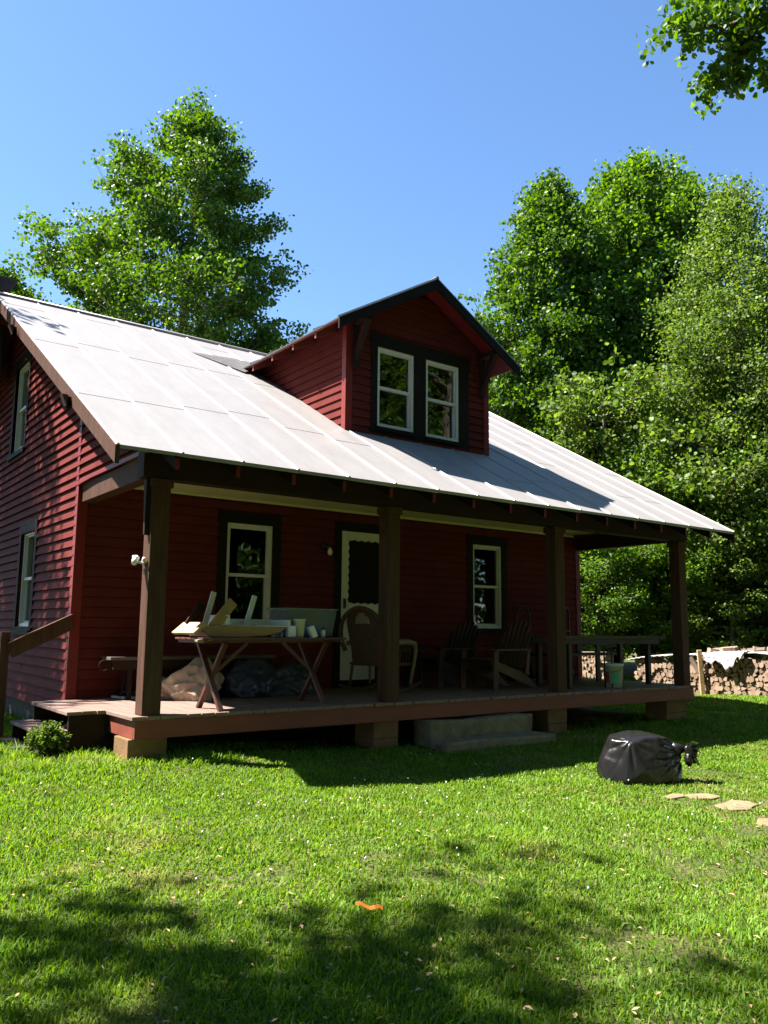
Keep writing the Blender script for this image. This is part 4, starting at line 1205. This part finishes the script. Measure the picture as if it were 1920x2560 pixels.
me.materials.append(MATS['black_plastic']); o = bpy.data.objects.new('body', me); COL.objects.link(o); o.parent = G
mb = MB(); mb.tube([(.34, 0, .27), (.40, -.01, .29), (.45, -.02, .30)], [.10, .05, .028], 14)
r2 = random.Random(6)
for k in range(9):
    a = k*.7; p0 = Vector((.45, -.02, .30)); d = Vector((.7+r2.uniform(-.1, .5), math.sin(a)*.8, math.cos(a)*.8)).normalized(); L5 = r2.uniform(.09, .17)
    side = d.cross(Vector((0, .3, 1))).normalized()*.035
    p1 = p0+d*L5*.5+Vector((0, 0, .012)); p2 = p0+d*L5+Vector((0, 0, -.05))
    mb.add([p0-side*.2, p0+side*.2, p1+side, p1-side, p2+side*1.2, p2-side*1.1], [(0, 1, 2, 3), (3, 2, 4, 5)], 0, True)
vs, fs = crumple((.49, -.05, .27), .065, .05, .075, 3, .9, 3, False); mb.add(vs, fs, 0, True)
vs, fs = crumple((.45, -.09, .20), .045, .045, .065, 8, .9, 3, False); mb.add(vs, fs, 0, True)
o = part(mb, 'knot', 'black_plastic', G)

# ------------------------------------------------------------------ firewood
pile_o = Vector((12.93, -.3, 0)); pd = Vector((.03, 1, 0)).normalized(); pn = Vector((-1, .03, 0)).normalized()
def pg(p): return gzf(p.x, p.y)
random.seed(77)
def log_mesh(seed):
    r2 = random.Random(seed); n = r2.choice([3, 4, 4, 5, 6, 8])
    R0 = .062; base = r2.uniform(0, 6); ring = []
    for i in range(n):
        a = base+2*math.pi*(i+r2.uniform(-.22, .22))/n; ring.append((math.cos(a)*R0*r2.uniform(.8, 1.15), math.sin(a)*R0*r2.uniform(.8, 1.15)))
    v = [(x_, -.2, z_) for x_, z_ in ring]+[(x_, .2, z_) for x_, z_ in ring]
    f = [tuple(range(n)), tuple(range(n, 2*n))[::-1]]+[(i, n+i, n+(i+1) % n, (i+1) % n) for i in range(n)]
    me = bpy.data.meshes.new('firewood_log'); me.from_pydata(v, [], f); me.materials.append(MATS['log_wood']); me.materials.append(MATS['log_bark'])
    for k, p in enumerate(me.polygons): p.material_index = 0 if k < 2 or r2.random() < .3 else 1
    me.update(); return me
LM = [log_mesh(i) for i in range(14)]
rotz = math.atan2(pn.y, pn.x)+math.pi/2
spots = []
dz_ = .088
for row in range(10):
    s = -2.6+(row % 2)*.05
    while s < 4.45:
        hmax = .74+.05*math.sin(s*2.4)+.04*math.sin(s*5.1)
        if s > 2.9: hmax = .70+.05*math.sin(s*3)
        z_ = row*dz_+.055
        if z_ < hmax: spots.append((s, z_))
        s += random.uniform(.088, .115)
# far left stack seen under the table
for row in range(9):
    s = 5.95+(row % 2)*.05
    while s < 6.95:
        spots.append((s, row*dz_+.055)); s += random.uniform(.1, .125)
def place(s, z_):
    p = pile_o+pd*s; g = pg(p)
    return Vector((p.x, p.y, g+z_))+pn*random.uniform(-.03, .03)
camxy = Vector((CAM.x, CAM.y, 0))
vis = []
for s, z_ in spots:
    P_ = place(s, z_+random.uniform(-.012, .012))+(pn*-.7 if s > 5 else Vector((0, 0, 0))); d = P_-CAM; xx = d.dot(rr)/d.dot(f_)*2039+960
    vis.append((0 if (xx > 1440 and xx < 1935) else 1, random.random(), P_))
vis.sort(key=lambda q: (q[0], (q[2]-CAM).length))
first = vis[:298]; rest = vis[298:]
for k, (_, _, P_) in enumerate(first):
    o = bpy.data.objects.new('firewood_log', LM[k % len(LM)]); COL.objects.link(o); o.location = P_
    o.rotation_euler = (random.uniform(-.06, .06), random.uniform(0, 6.28), rotz+random.uniform(-.07, .07))
    sc_ = random.uniform(.8, 1.2); o.scale = (sc_, 1, sc_)
    tag(o, 'split log with pale cut end in the stacked woodpile', 'log', 'split logs in the long woodpile')
mb = MB()
for _, _, P_ in rest:
    me_ = random.choice(LM); mt = Matrix.Translation(P_) @ Matrix.Rotation(rotz, 4, 'Z') @ Matrix.Rotation(random.uniform(0, 6.28), 4, 'Y')
    vs = [mt @ v.co for v in me_.vertices]; off = len(mb.v); mb.v += [tuple(v) for v in vs]
    for p in me_.polygons: mb.f.append(tuple(i+off for i in p.vertices)); mb.mi.append(p.material_index); mb.sm.append(False)
o = mb.build('stacked_firewood', ['log_wood', 'log_bark']); tag(o, 'remaining split firewood stacked along the far end of the lawn', 'firewood', None, 'stuff')
# pieces thrown on top
for k in range(34):
    s = random.uniform(-1.5, 2.6); p = pile_o+pd*s; P_ = Vector((p.x, p.y, pg(p)+.87+random.uniform(0, .07)))
    o = bpy.data.objects.new('loose_log', random.choice(LM)); COL.objects.link(o); o.location = P_-pn*random.uniform(0, .25)
    o.rotation_euler = (random.uniform(-.3, .3), random.uniform(0, 6.28), random.uniform(0, 3)); o.scale = (1, random.uniform(.6, 1), 1)
    tag(o, 'loose split log lying on top of the woodpile covers', 'log', 'loose logs on top of the woodpile')
def sheet(s0, s1, z0, z1, label, w=.62):
    mb = MB(); a = pile_o+pd*s0+pn*.27; b_ = pile_o+pd*s1+pn*.27
    a.z = pg(a)+z0; b_.z = pg(b_)+z1; n_ = 24; vs = []
    for i in range(n_+1):
        q = i/n_; p = a.lerp(b_, q)
        for k_, (dw, dh) in enumerate(((0, 0), (w, .03))):
            vs.append(p-pn*dw+Vector((0, 0, dh+.01*math.sin(i*2.1)+.025*math.sin(q*3.1))))
    fs = [(2*i, 2*i+2, 2*i+3, 2*i+1) for i in range(n_)]
    mb.add(vs, fs, 0, True); o = mb.build('cover_sheet', 'sheet_metal'); m_ = o.modifiers.new('solid', 'SOLIDIFY'); m_.thickness = .022
    return tag(o, label, 'cover sheet', 'rusty sheets covering the woodpile')
sheet(-2.6, 1.9, .80, .84, 'rusty brown sheet covering the right part of the woodpile')
sheet(2.78, 3.35, .80, .78, 'pale grey sheet on the woodpile just right of the last porch post')
sheet(3.5, 4.6, .80, .68, 'grey sheet on the woodpile seen under the porch roof beside the last post')
# post
mb = MB(); p = pile_o+pd*2.70+pn*.30; g = pg(p)
mb.bar(Vector((p.x, p.y, g-.05)), Vector((p.x-.03, p.y+.03, g+.92)), .085, .085); o = mb.build('pile_post', 'pale_wood', None, .006); tag(o, 'pale upright wooden post at the front of the woodpile', 'post')
mb = MB(); mb.bar(Vector((p.x-.02, p.y-.0, g+.45))+pd*.05, Vector((p.x, p.y, g+.76))+pd*.26, .05, .09); o = mb.build('leaning_board', 'grey_wood', None, .004); tag(o, 'short grey board leaning on the woodpile post', 'board')
# tarp draped over the front
mb = MB(); vs = []; n1_, n2_ = 22, 9; r2 = random.Random(5)
for i in range(n1_+1):
    s = 2.62-(i/n1_)*.92; drop = .27+.09*math.sin(i*.55+.6)+.05*math.sin(i*1.7)
    edge = math.sin(math.pi*min(1, max(0, i/n1_)))**.5
    for j in range(n2_+1):
        q = j/n2_
        if q < .35: oo = .30*(1-q/.35)-.28; hh = .86-.02*q
        else: oo = -.28-.10*(q-.35)**.5; hh = .85-(q-.35)/.65*drop*edge
        p = pile_o+pd*s-pn*oo; p.z = pg(pile_o+pd*s)+hh+.02*math.sin(i*1.9+j*1.3)
        vs.append(p+pn*.02*math.sin(i*1.3+j*2.1))
fs = [(i*(n2_+1)+j, (i+1)*(n2_+1)+j, (i+1)*(n2_+1)+j+1, i*(n2_+1)+j+1) for i in range(n1_) for j in range(n2_)]
mb.add(vs, fs, 0, True); o = mb.build('tarp', 'tarp'); o.modifiers.new('solid', 'SOLIDIFY').thickness = .006
tag(o, 'crumpled pale plastic tarp draped over the middle of the woodpile', 'tarp')

# ------------------------------------------------------------------ trees
def tube_np(V, Fc, pts, rad, n=5):
    pts = np.asarray(pts); o = len(V)
    for i in range(len(pts)):
        d = pts[min(i+1, len(pts)-1)]-pts[max(i-1, 0)]; d = d/(np.linalg.norm(d)+1e-9)
        x = np.cross(d, (.3, .2, .93)); x /= np.linalg.norm(x)+1e-9; y = np.cross(d, x)
        for k in range(n):
            a = 2*np.pi*k/n; V.append(pts[i]+(x*np.cos(a)+y*np.sin(a))*rad[i])
    for i in range(len(pts)-1):
        for k in range(n):
            k2 = (k+1) % n; Fc.append((o+i*n+k, o+i*n+k2, o+(i+1)*n+k2, o+(i+1)*n+k))
def leaves_np(C, size, per, spread, rng, flat=.6, up=.5):
    """C: cluster centres (n,3) -> folded leaf faces"""
    n = len(C)*per; c = np.repeat(C, per, 0)
    P = c+rng.normal(0, 1, (n, 3))*np.array([spread, spread, spread*flat])
    N = rng.normal(0, 1, (n, 3)); N[:, 2] += up; N /= np.linalg.norm(N, axis=1)[:, None]
    T = np.cross(N, rng.normal(0, 1, (n, 3))); T /= np.linalg.norm(T, axis=1)[:, None]+1e-9
    B = np.cross(N, T); s = size*rng.uniform(.6, 1.25, n)[:, None]
    # 6-point lobed leaf folded along the midrib
    base = P-T*s*.5; tip = P+T*s*.55
    L1 = P-T*s*.18+B*s*.42+N*s*.10; L2 = P+T*s*.25+B*s*.34+N*s*.08
    R1 = P-T*s*.18-B*s*.42+N*s*.10; R2 = P+T*s*.25-B*s*.34+N*s*.08
    V = np.stack([base, L1, L2, tip, R2, R1], 1).reshape(-1, 3)
    o = np.arange(n)*6
    Lp = np.stack([o, o+3, o+2, o+1, o, o+5, o+4, o+3], -1).ravel(); st = np.arange(2*n)*4
    return V, Lp, st
def make_tree(name, seed, Ht, env, base_h, tr, nl, leaf, per, spread, rise=.7, mat='leaf_poplar', bark='bark', dens=1.0, sub=5, lean=(0, 0), fill=1.0, shell=0):
    """env(h in 0..1 of crown, az) -> radius.  Trunk, limbs; leaves on cluster points."""
    rng = np.random.default_rng(seed)
    V = []; F_ = []; n = 14
    tp = np.array([[lean[0]*q**1.5+.12*np.sin(q*5+seed), lean[1]*q**1.5+.12*np.cos(q*4+seed), Ht*.97*q] for q in np.linspace(0, 1, n)])
    tp[0, :2] = 0
    tube_np(V, F_, tp, [tr*(1-q)**.8+.02 for q in np.linspace(0, 1, n)], 8)
    C = []
    def trunk_at(z): return np.array([np.interp(z, tp[:, 2], tp[:, 0]), np.interp(z, tp[:, 2], tp[:, 1]), z])
    for k in range(nl):
        q = (k+.5)/nl; z0 = base_h+(Ht*.94-base_h)*q**.9
        az = k*2.39996+rng.uniform(-.4, .4)
        p0 = trunk_at(z0); Rm = env(q, az)*rng.uniform(.82, 1.08)
        ris = rise*(1-.2*q)+rng.uniform(-.12, .15)
        m_ = 7; pts = []
        for i in range(m_):
            s = i/(m_-1); rad_ = Rm*s
            pts.append(p0+np.array([np.cos(az)*rad_, np.sin(az)*rad_, Rm*ris*s**1.3])+rng.normal(0, .05*Rm*s+.01, 3))
        pts = np.array(pts); pts[:, 2] = np.minimum(pts[:, 2], Ht*.99)
        tube_np(V, F_, pts, [max(.012, tr*.30*(1-q*.6)*(1-s)**1.0+.010) for s in np.linspace(0, 1, m_)], 5)
        ns = max(3, int(sub*Rm*fill))
        for j in range(ns):
            s = .22+.78*((j+rng.random())/ns)**.8; i0 = min(int(s*(m_-1)), m_-2); fr_ = s*(m_-1)-i0
            b0 = pts[i0]*(1-fr_)+pts[i0+1]*fr_
            sa = az+rng.choice([-1, 1])*rng.uniform(.4, 1.3); sl = Rm*rng.uniform(.12, .42)*(1.15-.6*s)+.2
            e = b0+np.array([np.cos(sa)*sl, np.sin(sa)*sl, sl*rng.uniform(-.05, .8)])
            e[2] = min(e[2], Ht)
            if rng.random() < .7: tube_np(V, F_, [b0, (b0+e)/2+rng.normal(0, .04, 3), e], [.016, .012, .007], 4)
            for w in np.linspace(.35, 1, max(2, int(sl/.38))): C.append(b0*(1-w)+e*w+rng.normal(0, .09, 3))
        C.append(pts[-1])
    for z in np.linspace(Ht*.80, Ht, 9): C.append(trunk_at(min(z, Ht*.97))+np.array([rng.normal(0, .16), rng.normal(0, .16), .0 if z < Ht*.97 else .2]))
    for _ in range(shell):
        q = rng.random()**.85; az = rng.uniform(0, 6.283); lump_ = 1+.10*math.sin(3*az+9*q)+.07*math.sin(5*az-14*q)
        R_ = env(q, az)*rng.uniform(.72, .97)*lump_; z0 = base_h+(Ht*.94-base_h)*q**.9
        c0 = trunk_at(min(z0, Ht))+np.array([math.cos(az)*R_, math.sin(az)*R_, R_*rise*(1-.2*q)*.8])
        c0[2] = min(c0[2], Ht)
        for _k in range(rng.integers(2, 6)): C.append(c0+rng.normal(0, .24, 3))
    C = np.array(C); C = C[rng.random(len(C)) < dens]
    LV, LL, LS = leaves_np(C, leaf, per, spread, rng)
    fl = np.array(F_); tme = np_mesh('trunk', np.array(V), fl.ravel(), np.arange(len(fl))*4, None, bark, True)
    cme = np_mesh('crown', LV, LL, LS, None, mat)
    return tme, cme
def put_tree(meshes, name, loc, rot, scl, label, group=None, cat='tree'):
    z = gzf(loc[0], loc[1])-.05
    t_ = empty(name, (loc[0], loc[1], z), label, cat, group, rot); t_.scale = (scl, scl, scl)
    for nm, me in zip(('trunk', 'crown'), meshes):
        o = bpy.data.objects.new(nm, me); COL.objects.link(o); o.parent = t_
    return t_
def polar(az, d): return (CAM.x+math.sin(R(az))*d, CAM.y+math.cos(R(az))*d)

# envelope helper: left/right half widths as seen from the camera, azimuth of view direction
def env_lr(prof, viewaz, depth=.85):
    """prof rows: (q, left, right)"""
    qs = [p[0] for p in prof]; ls = [p[1] for p in prof]; rs = [p[2] for p in prof]
    rdir = np.array([math.cos(R(viewaz)), -math.sin(R(viewaz))])
    def f(q, az):
        c = math.cos(az)*rdir[0]+math.sin(az)*rdir[1]
        l, r_q = np.interp(q, qs, ls), np.interp(q, qs, rs)
        mid_ = (l+r_q)/2*depth
        return (r_q*c*c+mid_*(1-c*c)) if c > 0 else (l*c*c+mid_*(1-c*c))
    return f
# big poplar left behind the roof
T1 = make_tree('poplar', 11, 19.8, env_lr([(0, 4.6, 4.6), (.2, 5.6, 3.8), (.36, 4.8, 3.0), (.55, 3.5, 2.7), (.7, 2.9, 2.1), (.85, 1.7, 1.6), (1, .2, .3)], 21.5), 5.0, .26, 64, .115, 40, .19, .50, 'leaf_poplar', 'bark_pale', .88, 7, (.6, -.1), shell=60)
put_tree(T1, 'poplar_tree', polar(21.3, 26.5), 0, 1, 'tall broad poplar behind the tin roof, left of the dormer')
T2 = make_tree('poplar', 12, 17.6, env_lr([(0, 3.6, 3.0), (.25, 3.4, 2.6), (.5, 2.9, 1.7), (.75, 1.6, 1.5), (.9, .8, .9), (1, .3, .3)], 49), 1.5, .22, 84, .125, 24, .20, .75, 'leaf_poplar', 'bark', 1, 7, shell=420)
put_tree(T2, 'poplar_tree', polar(48.6, 27.5), 0, 1, 'tall narrow poplar with pointed top just right of the dormer')
T3 = make_tree('poplar', 13, 18.6, env_lr([(0, 3.2, 3.4), (.25, 3.0, 3.2), (.5, 2.6, 2.7), (.75, 2.3, 2.8), (.9, 1.8, 2.2), (1, 1.1, 1.2)], 55), 1.5, .24, 90, .135, 26, .21, .6, 'leaf_bright', 'bark', 1, 7, shell=420)
put_tree(T3, 'poplar_tree', polar(54.8, 29.5), 0, 1, 'tall poplar with broad rounded top, tallest of those right of the dormer')
T4 = make_tree('locust', 14, 14.6, env_lr([(0, 2.4, 2.6), (.3, 2.6, 2.8), (.5, 2.2, 2.6), (.7, 1.5, 1.7), (.88, .6, .6), (1, .15, .15)], 61), 1.8, .16, 64, .085, 42, .24, .6, 'leaf_pale', 'bark', .9, 6, shell=110)
put_tree(T4, 'locust_tree', polar(60.9, 24.0), 0, 1, 'feathery yellow-green tree with thin spire near the right edge')
T5 = make_tree('bushy', 15, 9.0, lambda q, az: 2.9*math.sin(math.pi*(.12+.80*q))**.7*(1+.2*math.sin(3*az+1)), .6, .14, 60, .12, 22, .22, .45, 'leaf_bright', 'bark', .9, 6)
T6 = make_tree('bushy', 16, 8.4, lambda q, az: 2.7*math.sin(math.pi*(.15+.78*q))**.7*(1+.3*math.sin(2*az+5*q)), .8, .13, 34, .13, 22, .19, .35, 'leaf_pale', 'bark', .9, 6)
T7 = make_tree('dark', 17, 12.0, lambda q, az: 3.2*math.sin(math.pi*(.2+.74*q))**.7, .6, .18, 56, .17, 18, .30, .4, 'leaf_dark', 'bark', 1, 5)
put_tree(T5, 'understory_tree', polar(44.8, 28.5), .5, .85, 'bright green leafy tree seen under the porch roof between the right posts')
put_tree(T6, 'understory_tree', polar(52.3, 25.5), 2.0, 1.1, 'pale green tree whose crown spills beside the right roof slope')
put_tree(T6, 'understory_tree', polar(60.8, 25.0), 4.1, 1.1, 'pale yellow-green tree right of the roof end, lower right')
put_tree(T5, 'understory_tree', polar(57.2, 25.0), 1.0, .80, 'bright green bushy tree between roof slope and feathery tree')
put_tree(T5, 'understory_tree', polar(65.4, 24.5), 2.7, .80, 'bright green tree filling the right edge of the photo')
put_tree(T6, 'understory_tree', polar(48.6, 26.0), 3.3, .62, 'low pale green tree behind the last porch post')
put_tree(T5, 'understory_tree', polar(41.0, 28), 5.2, .75, 'green tree just right of the house corner behind the porch')
put_tree(T5, 'understory_tree', (15.4, 7.2), 1.9, .52, 'small bright green tree directly behind the long porch table')
put_tree(T6, 'understory_tree', (14.9, 8.7), .6, .50, 'small pale green tree beside the house corner, left of the one behind the table')
put_tree(T5, 'understory_tree', (17.2, 6.0), 3.6, .56, 'small bright tree just left of the last porch post')
put_tree(T6, 'understory_tree', (17.4, 4.4), 5.0, .50, 'small pale green tree just right of the last porch post')
# darker wood behind
WL = ['dark leafy tree in the wood behind the porch, farthest left of the wood', 'dark leafy tree in the wood behind the gap between the right porch posts',
      'dark tree in the wood behind the narrow poplar', 'dark tree in the wood between the two tall poplars, low down', 'dark tree in the wood behind the round-topped poplar',
      'dark tree in the wood right of the round-topped poplar', 'dark tree in the wood behind the feathery tree', 'dark tree in the wood near the right frame edge above the woodpile',
      'young poplar at the right frame edge behind the bright bushy tree', 'slim poplar far back at the right frame edge', 'dark tree in the wood just beyond the right frame edge',
      'dark tree in the wood far beyond the right frame edge', 'bright bushy tree deep in the wood below the feathery tree', 'short dark tree in the wood below the pale tree by the roof slope',
      'short dark tree in the wood directly above the right end of the woodpile', 'lowest dark tree in the wood behind the woodpile post', 'lowest dark tree in the wood behind the last porch post']
k = 0
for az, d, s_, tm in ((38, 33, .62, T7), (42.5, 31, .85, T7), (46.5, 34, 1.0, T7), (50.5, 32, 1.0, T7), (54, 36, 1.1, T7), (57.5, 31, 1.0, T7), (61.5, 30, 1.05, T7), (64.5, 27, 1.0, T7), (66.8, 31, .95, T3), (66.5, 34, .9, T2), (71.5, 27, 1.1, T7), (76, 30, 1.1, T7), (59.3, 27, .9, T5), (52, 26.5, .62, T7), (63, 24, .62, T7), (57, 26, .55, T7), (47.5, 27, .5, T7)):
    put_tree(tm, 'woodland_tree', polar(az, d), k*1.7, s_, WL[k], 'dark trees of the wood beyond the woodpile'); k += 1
# row left behind the ridge (only tips beside the big poplar)
put_tree(T2, 'woodland_tree', polar(10.5, 42), 1.0, .86, 'distant tree top at the left end of the roof ridge by the chimney')
put_tree(T2, 'woodland_tree', polar(28.2, 40), 2.0, .93, 'distant tree top peeping over the roof between poplar and dormer')

# trees standing outside the frame that shade the lawn, roof and gable
T8 = make_tree('shade', 18, 14.5, lambda q, az: 3.4*math.sin(math.pi*(.15+.8*q))**.8*(1+.15*math.sin(3*az)), 5.0, .22, 46, .16, 18, .26, .4, 'leaf_poplar', 'bark', .9, 5)
T10 = make_tree('shade', 20, 14.5, lambda q, az: 3.4*math.sin(math.pi*(.15+.8*q))**.8*(1+.25*math.sin(3*az)), 5.0, .22, 40, .16, 17, .20, .4, 'leaf_poplar', 'bark', .95, 5)
T9 = make_tree('shade', 19, 15.5, lambda q, az: 3.3*math.sin(math.pi*(.15+.8*q))**.8*(1+.25*math.sin(2*az)), 9.0, .20, 26, .16, 14, .26, .35, 'leaf_poplar', 'bark', .27, 3)
SHD = [((-8.7, -2.4), .4, .95), ((-7.3, -1.2), 2.2, 1.0), ((-5.9, 8.5), 1.2, .90), ((-8.0, 13.0), 3.3, 1.0)]
for k, (p, a, s_) in enumerate(SHD):
    put_tree(T9 if k == 1 else T10 if k == 2 else T8, 'maple_tree', p, a, s_, ['tall leafy tree left of the lawn, its shade on the foreground', 'tall thin-crowned tree left of the lawn, its dapples on the foreground grass', 'tall leafy tree by the left gable', 'tall leafy tree behind the left gable'][k])
for k, (x_, y_) in enumerate(((-14, -12), (-9, -17), (-3, -20), (3, -19), (9, -17), (14, -12.5), (17, -7), (-17, -5), (-6, -13.5), (12, -17), (6, -24), (-1, -26), (-16, 3), (-18, 10), (-15, -3), (-7.5, -10.5), (-2.2, -13.2), (3.2, -12.0), (8.0, -10.2))):  # unseen trees added to cut sky fill and lawn bounce, and for window reflections
    put_tree((T7, T8, T3)[k % 3], 'sky_block_tree', (x_, y_), k*2.1, 1.05, 'leafy tree added out of view to dim the porch and darken window reflections', 'unseen trees added round the yard to block sky light')

# near tree at the right whose boughs hang into the top right corner
rng = np.random.default_rng(31)
V = []; F_ = []; base = np.array([10.6, -5.0, 0.]); C = []
tube_np(V, F_, [base*0+[0, 0, 0], [0, .1, 4], [-.1, .2, 8], [0, .3, 12]], [.24, .2, .15, .06], 8)
def sc2w(px, py, dist):
    d = rr*(px-829.5)/1762-uu*(py-1106)/1762+f_
    p = CAM+d*(dist/ d.length); return np.array(p)-np.array([10.6, -5.0, gzf(10.6, -5.0)])
def bough(pts, dist, rad):
    P = np.array([sc2w(a, b_, dist+i*.12) for i, (a, b_) in enumerate(pts)])
    tube_np(V, F_, P, np.linspace(rad, .008, len(P)), 6); return P
B1 = bough([(1800, -40), (1700, 10), (1640, 30), (1560, 60), (1500, 55), (1440, 60)], 11.5, .05)
B2 = bough([(1640, 30), (1590, 100), (1600, 140), (1560, 170), (1520, 185)], 11.7, .025)
B3 = bough([(1800, 40), (1740, 110), (1690, 150), (1650, 165)], 12.0, .03)
B4 = bough([(1700, -60), (1620, -50), (1560, -20), (1500, -10)], 12.3, .04)
tube_np(V, F_, [[-.1, .2, 8], B1[0], ], [.1, .05], 6); tube_np(V, F_, [[-.1, .2, 8.5], B4[0]], [.1, .05], 6); tube_np(V, F_, [[-.1, .1, 7.5], B3[0]], [.1, .04], 6)
for B_q, dn, sp in ((B1, 20, .13), (B2, 14, .07), (B3, 16, .07), (B4, 20, .14)):
    for i in range(len(B_q)-1):
        for w in np.linspace(0, 1, dn//2+1):
            p = B_q[i]*(1-w)+B_q[i+1]*w
            for _ in range(2 if dn > 8 else 1): C.append(p+rng.normal(0, sp*1.25, 3)*np.array([1, 1, .8]))
for _ in range(900):
    v = rng.normal(0, 1, 3); v /= np.linalg.norm(v); r_q = rng.uniform(.5, 1)**.5
    c_ = np.array([1.6, -.6, 9.2])+v*np.array([3.1, 3.1, 3.4])*r_q
    C.append(c_)
C = np.array(C)
LV, LL, LS = leaves_np(C, .085, 12, .085, rng, .8, .4)
z = gzf(10.6, -5.0)
t_ = empty('overhanging_tree', (10.6, -5.0, z), 'large maple outside the right edge whose leafy boughs hang into the top right corner', 'tree')
fl = np.array(F_)
for nm, me in (('trunk', np_mesh('trunk', np.array(V), fl.ravel(), np.arange(len(fl))*4, None, 'bark', True)), ('crown', np_mesh('crown', LV, LL, LS, None, 'leaf_poplar'))):
    o = bpy.data.objects.new(nm, me); COL.objects.link(o); o.parent = t_

# ------------------------------------------------------------------ small plants
def small_plant(name, loc, h, r, nst, leaf, per, label, seed, mat='leaf_bright', cat='plant'):
    rng = np.random.default_rng(seed); V = []; F_ = []; C = []
    for k in range(nst):
        a = rng.uniform(0, 6.28); q = rng.random()**.6; e = np.array([math.cos(a)*r*q, math.sin(a)*r*q, h*rng.uniform(.5, 1)*(1-.35*q*q)])
        pts = [np.array([e[0]*.15, e[1]*.15, 0]), np.array([e[0]*.6, e[1]*.6, e[2]*.6]), e]; tube_np(V, F_, pts, [.004, .003, .002], 4)
        for w in (.35, .55, .7, .85, 1): C.append(pts[1]*(1-w)*(1)+e*w)
    LV, LL, LS = leaves_np(np.array(C), leaf, per, .02, rng, .8, .9)
    t_ = empty(name, (loc[0], loc[1], gzf(*loc)), label, cat)
    fl = np.array(F_)
    for nm, me in (('stem', np_mesh('stem', np.array(V), fl.ravel(), np.arange(len(fl))*4, None, 'leaf_dark', True)), ('foliage', np_mesh('foliage', LV, LL, LS, None, mat))):
        o = bpy.data.objects.new(nm, me); COL.objects.link(o); o.parent = t_
small_plant('leafy_bush', (-.62, .70), .34, .17, 80, .026, 8, 'small bright green bush in front of the side steps', 5, 'leaf_pale')
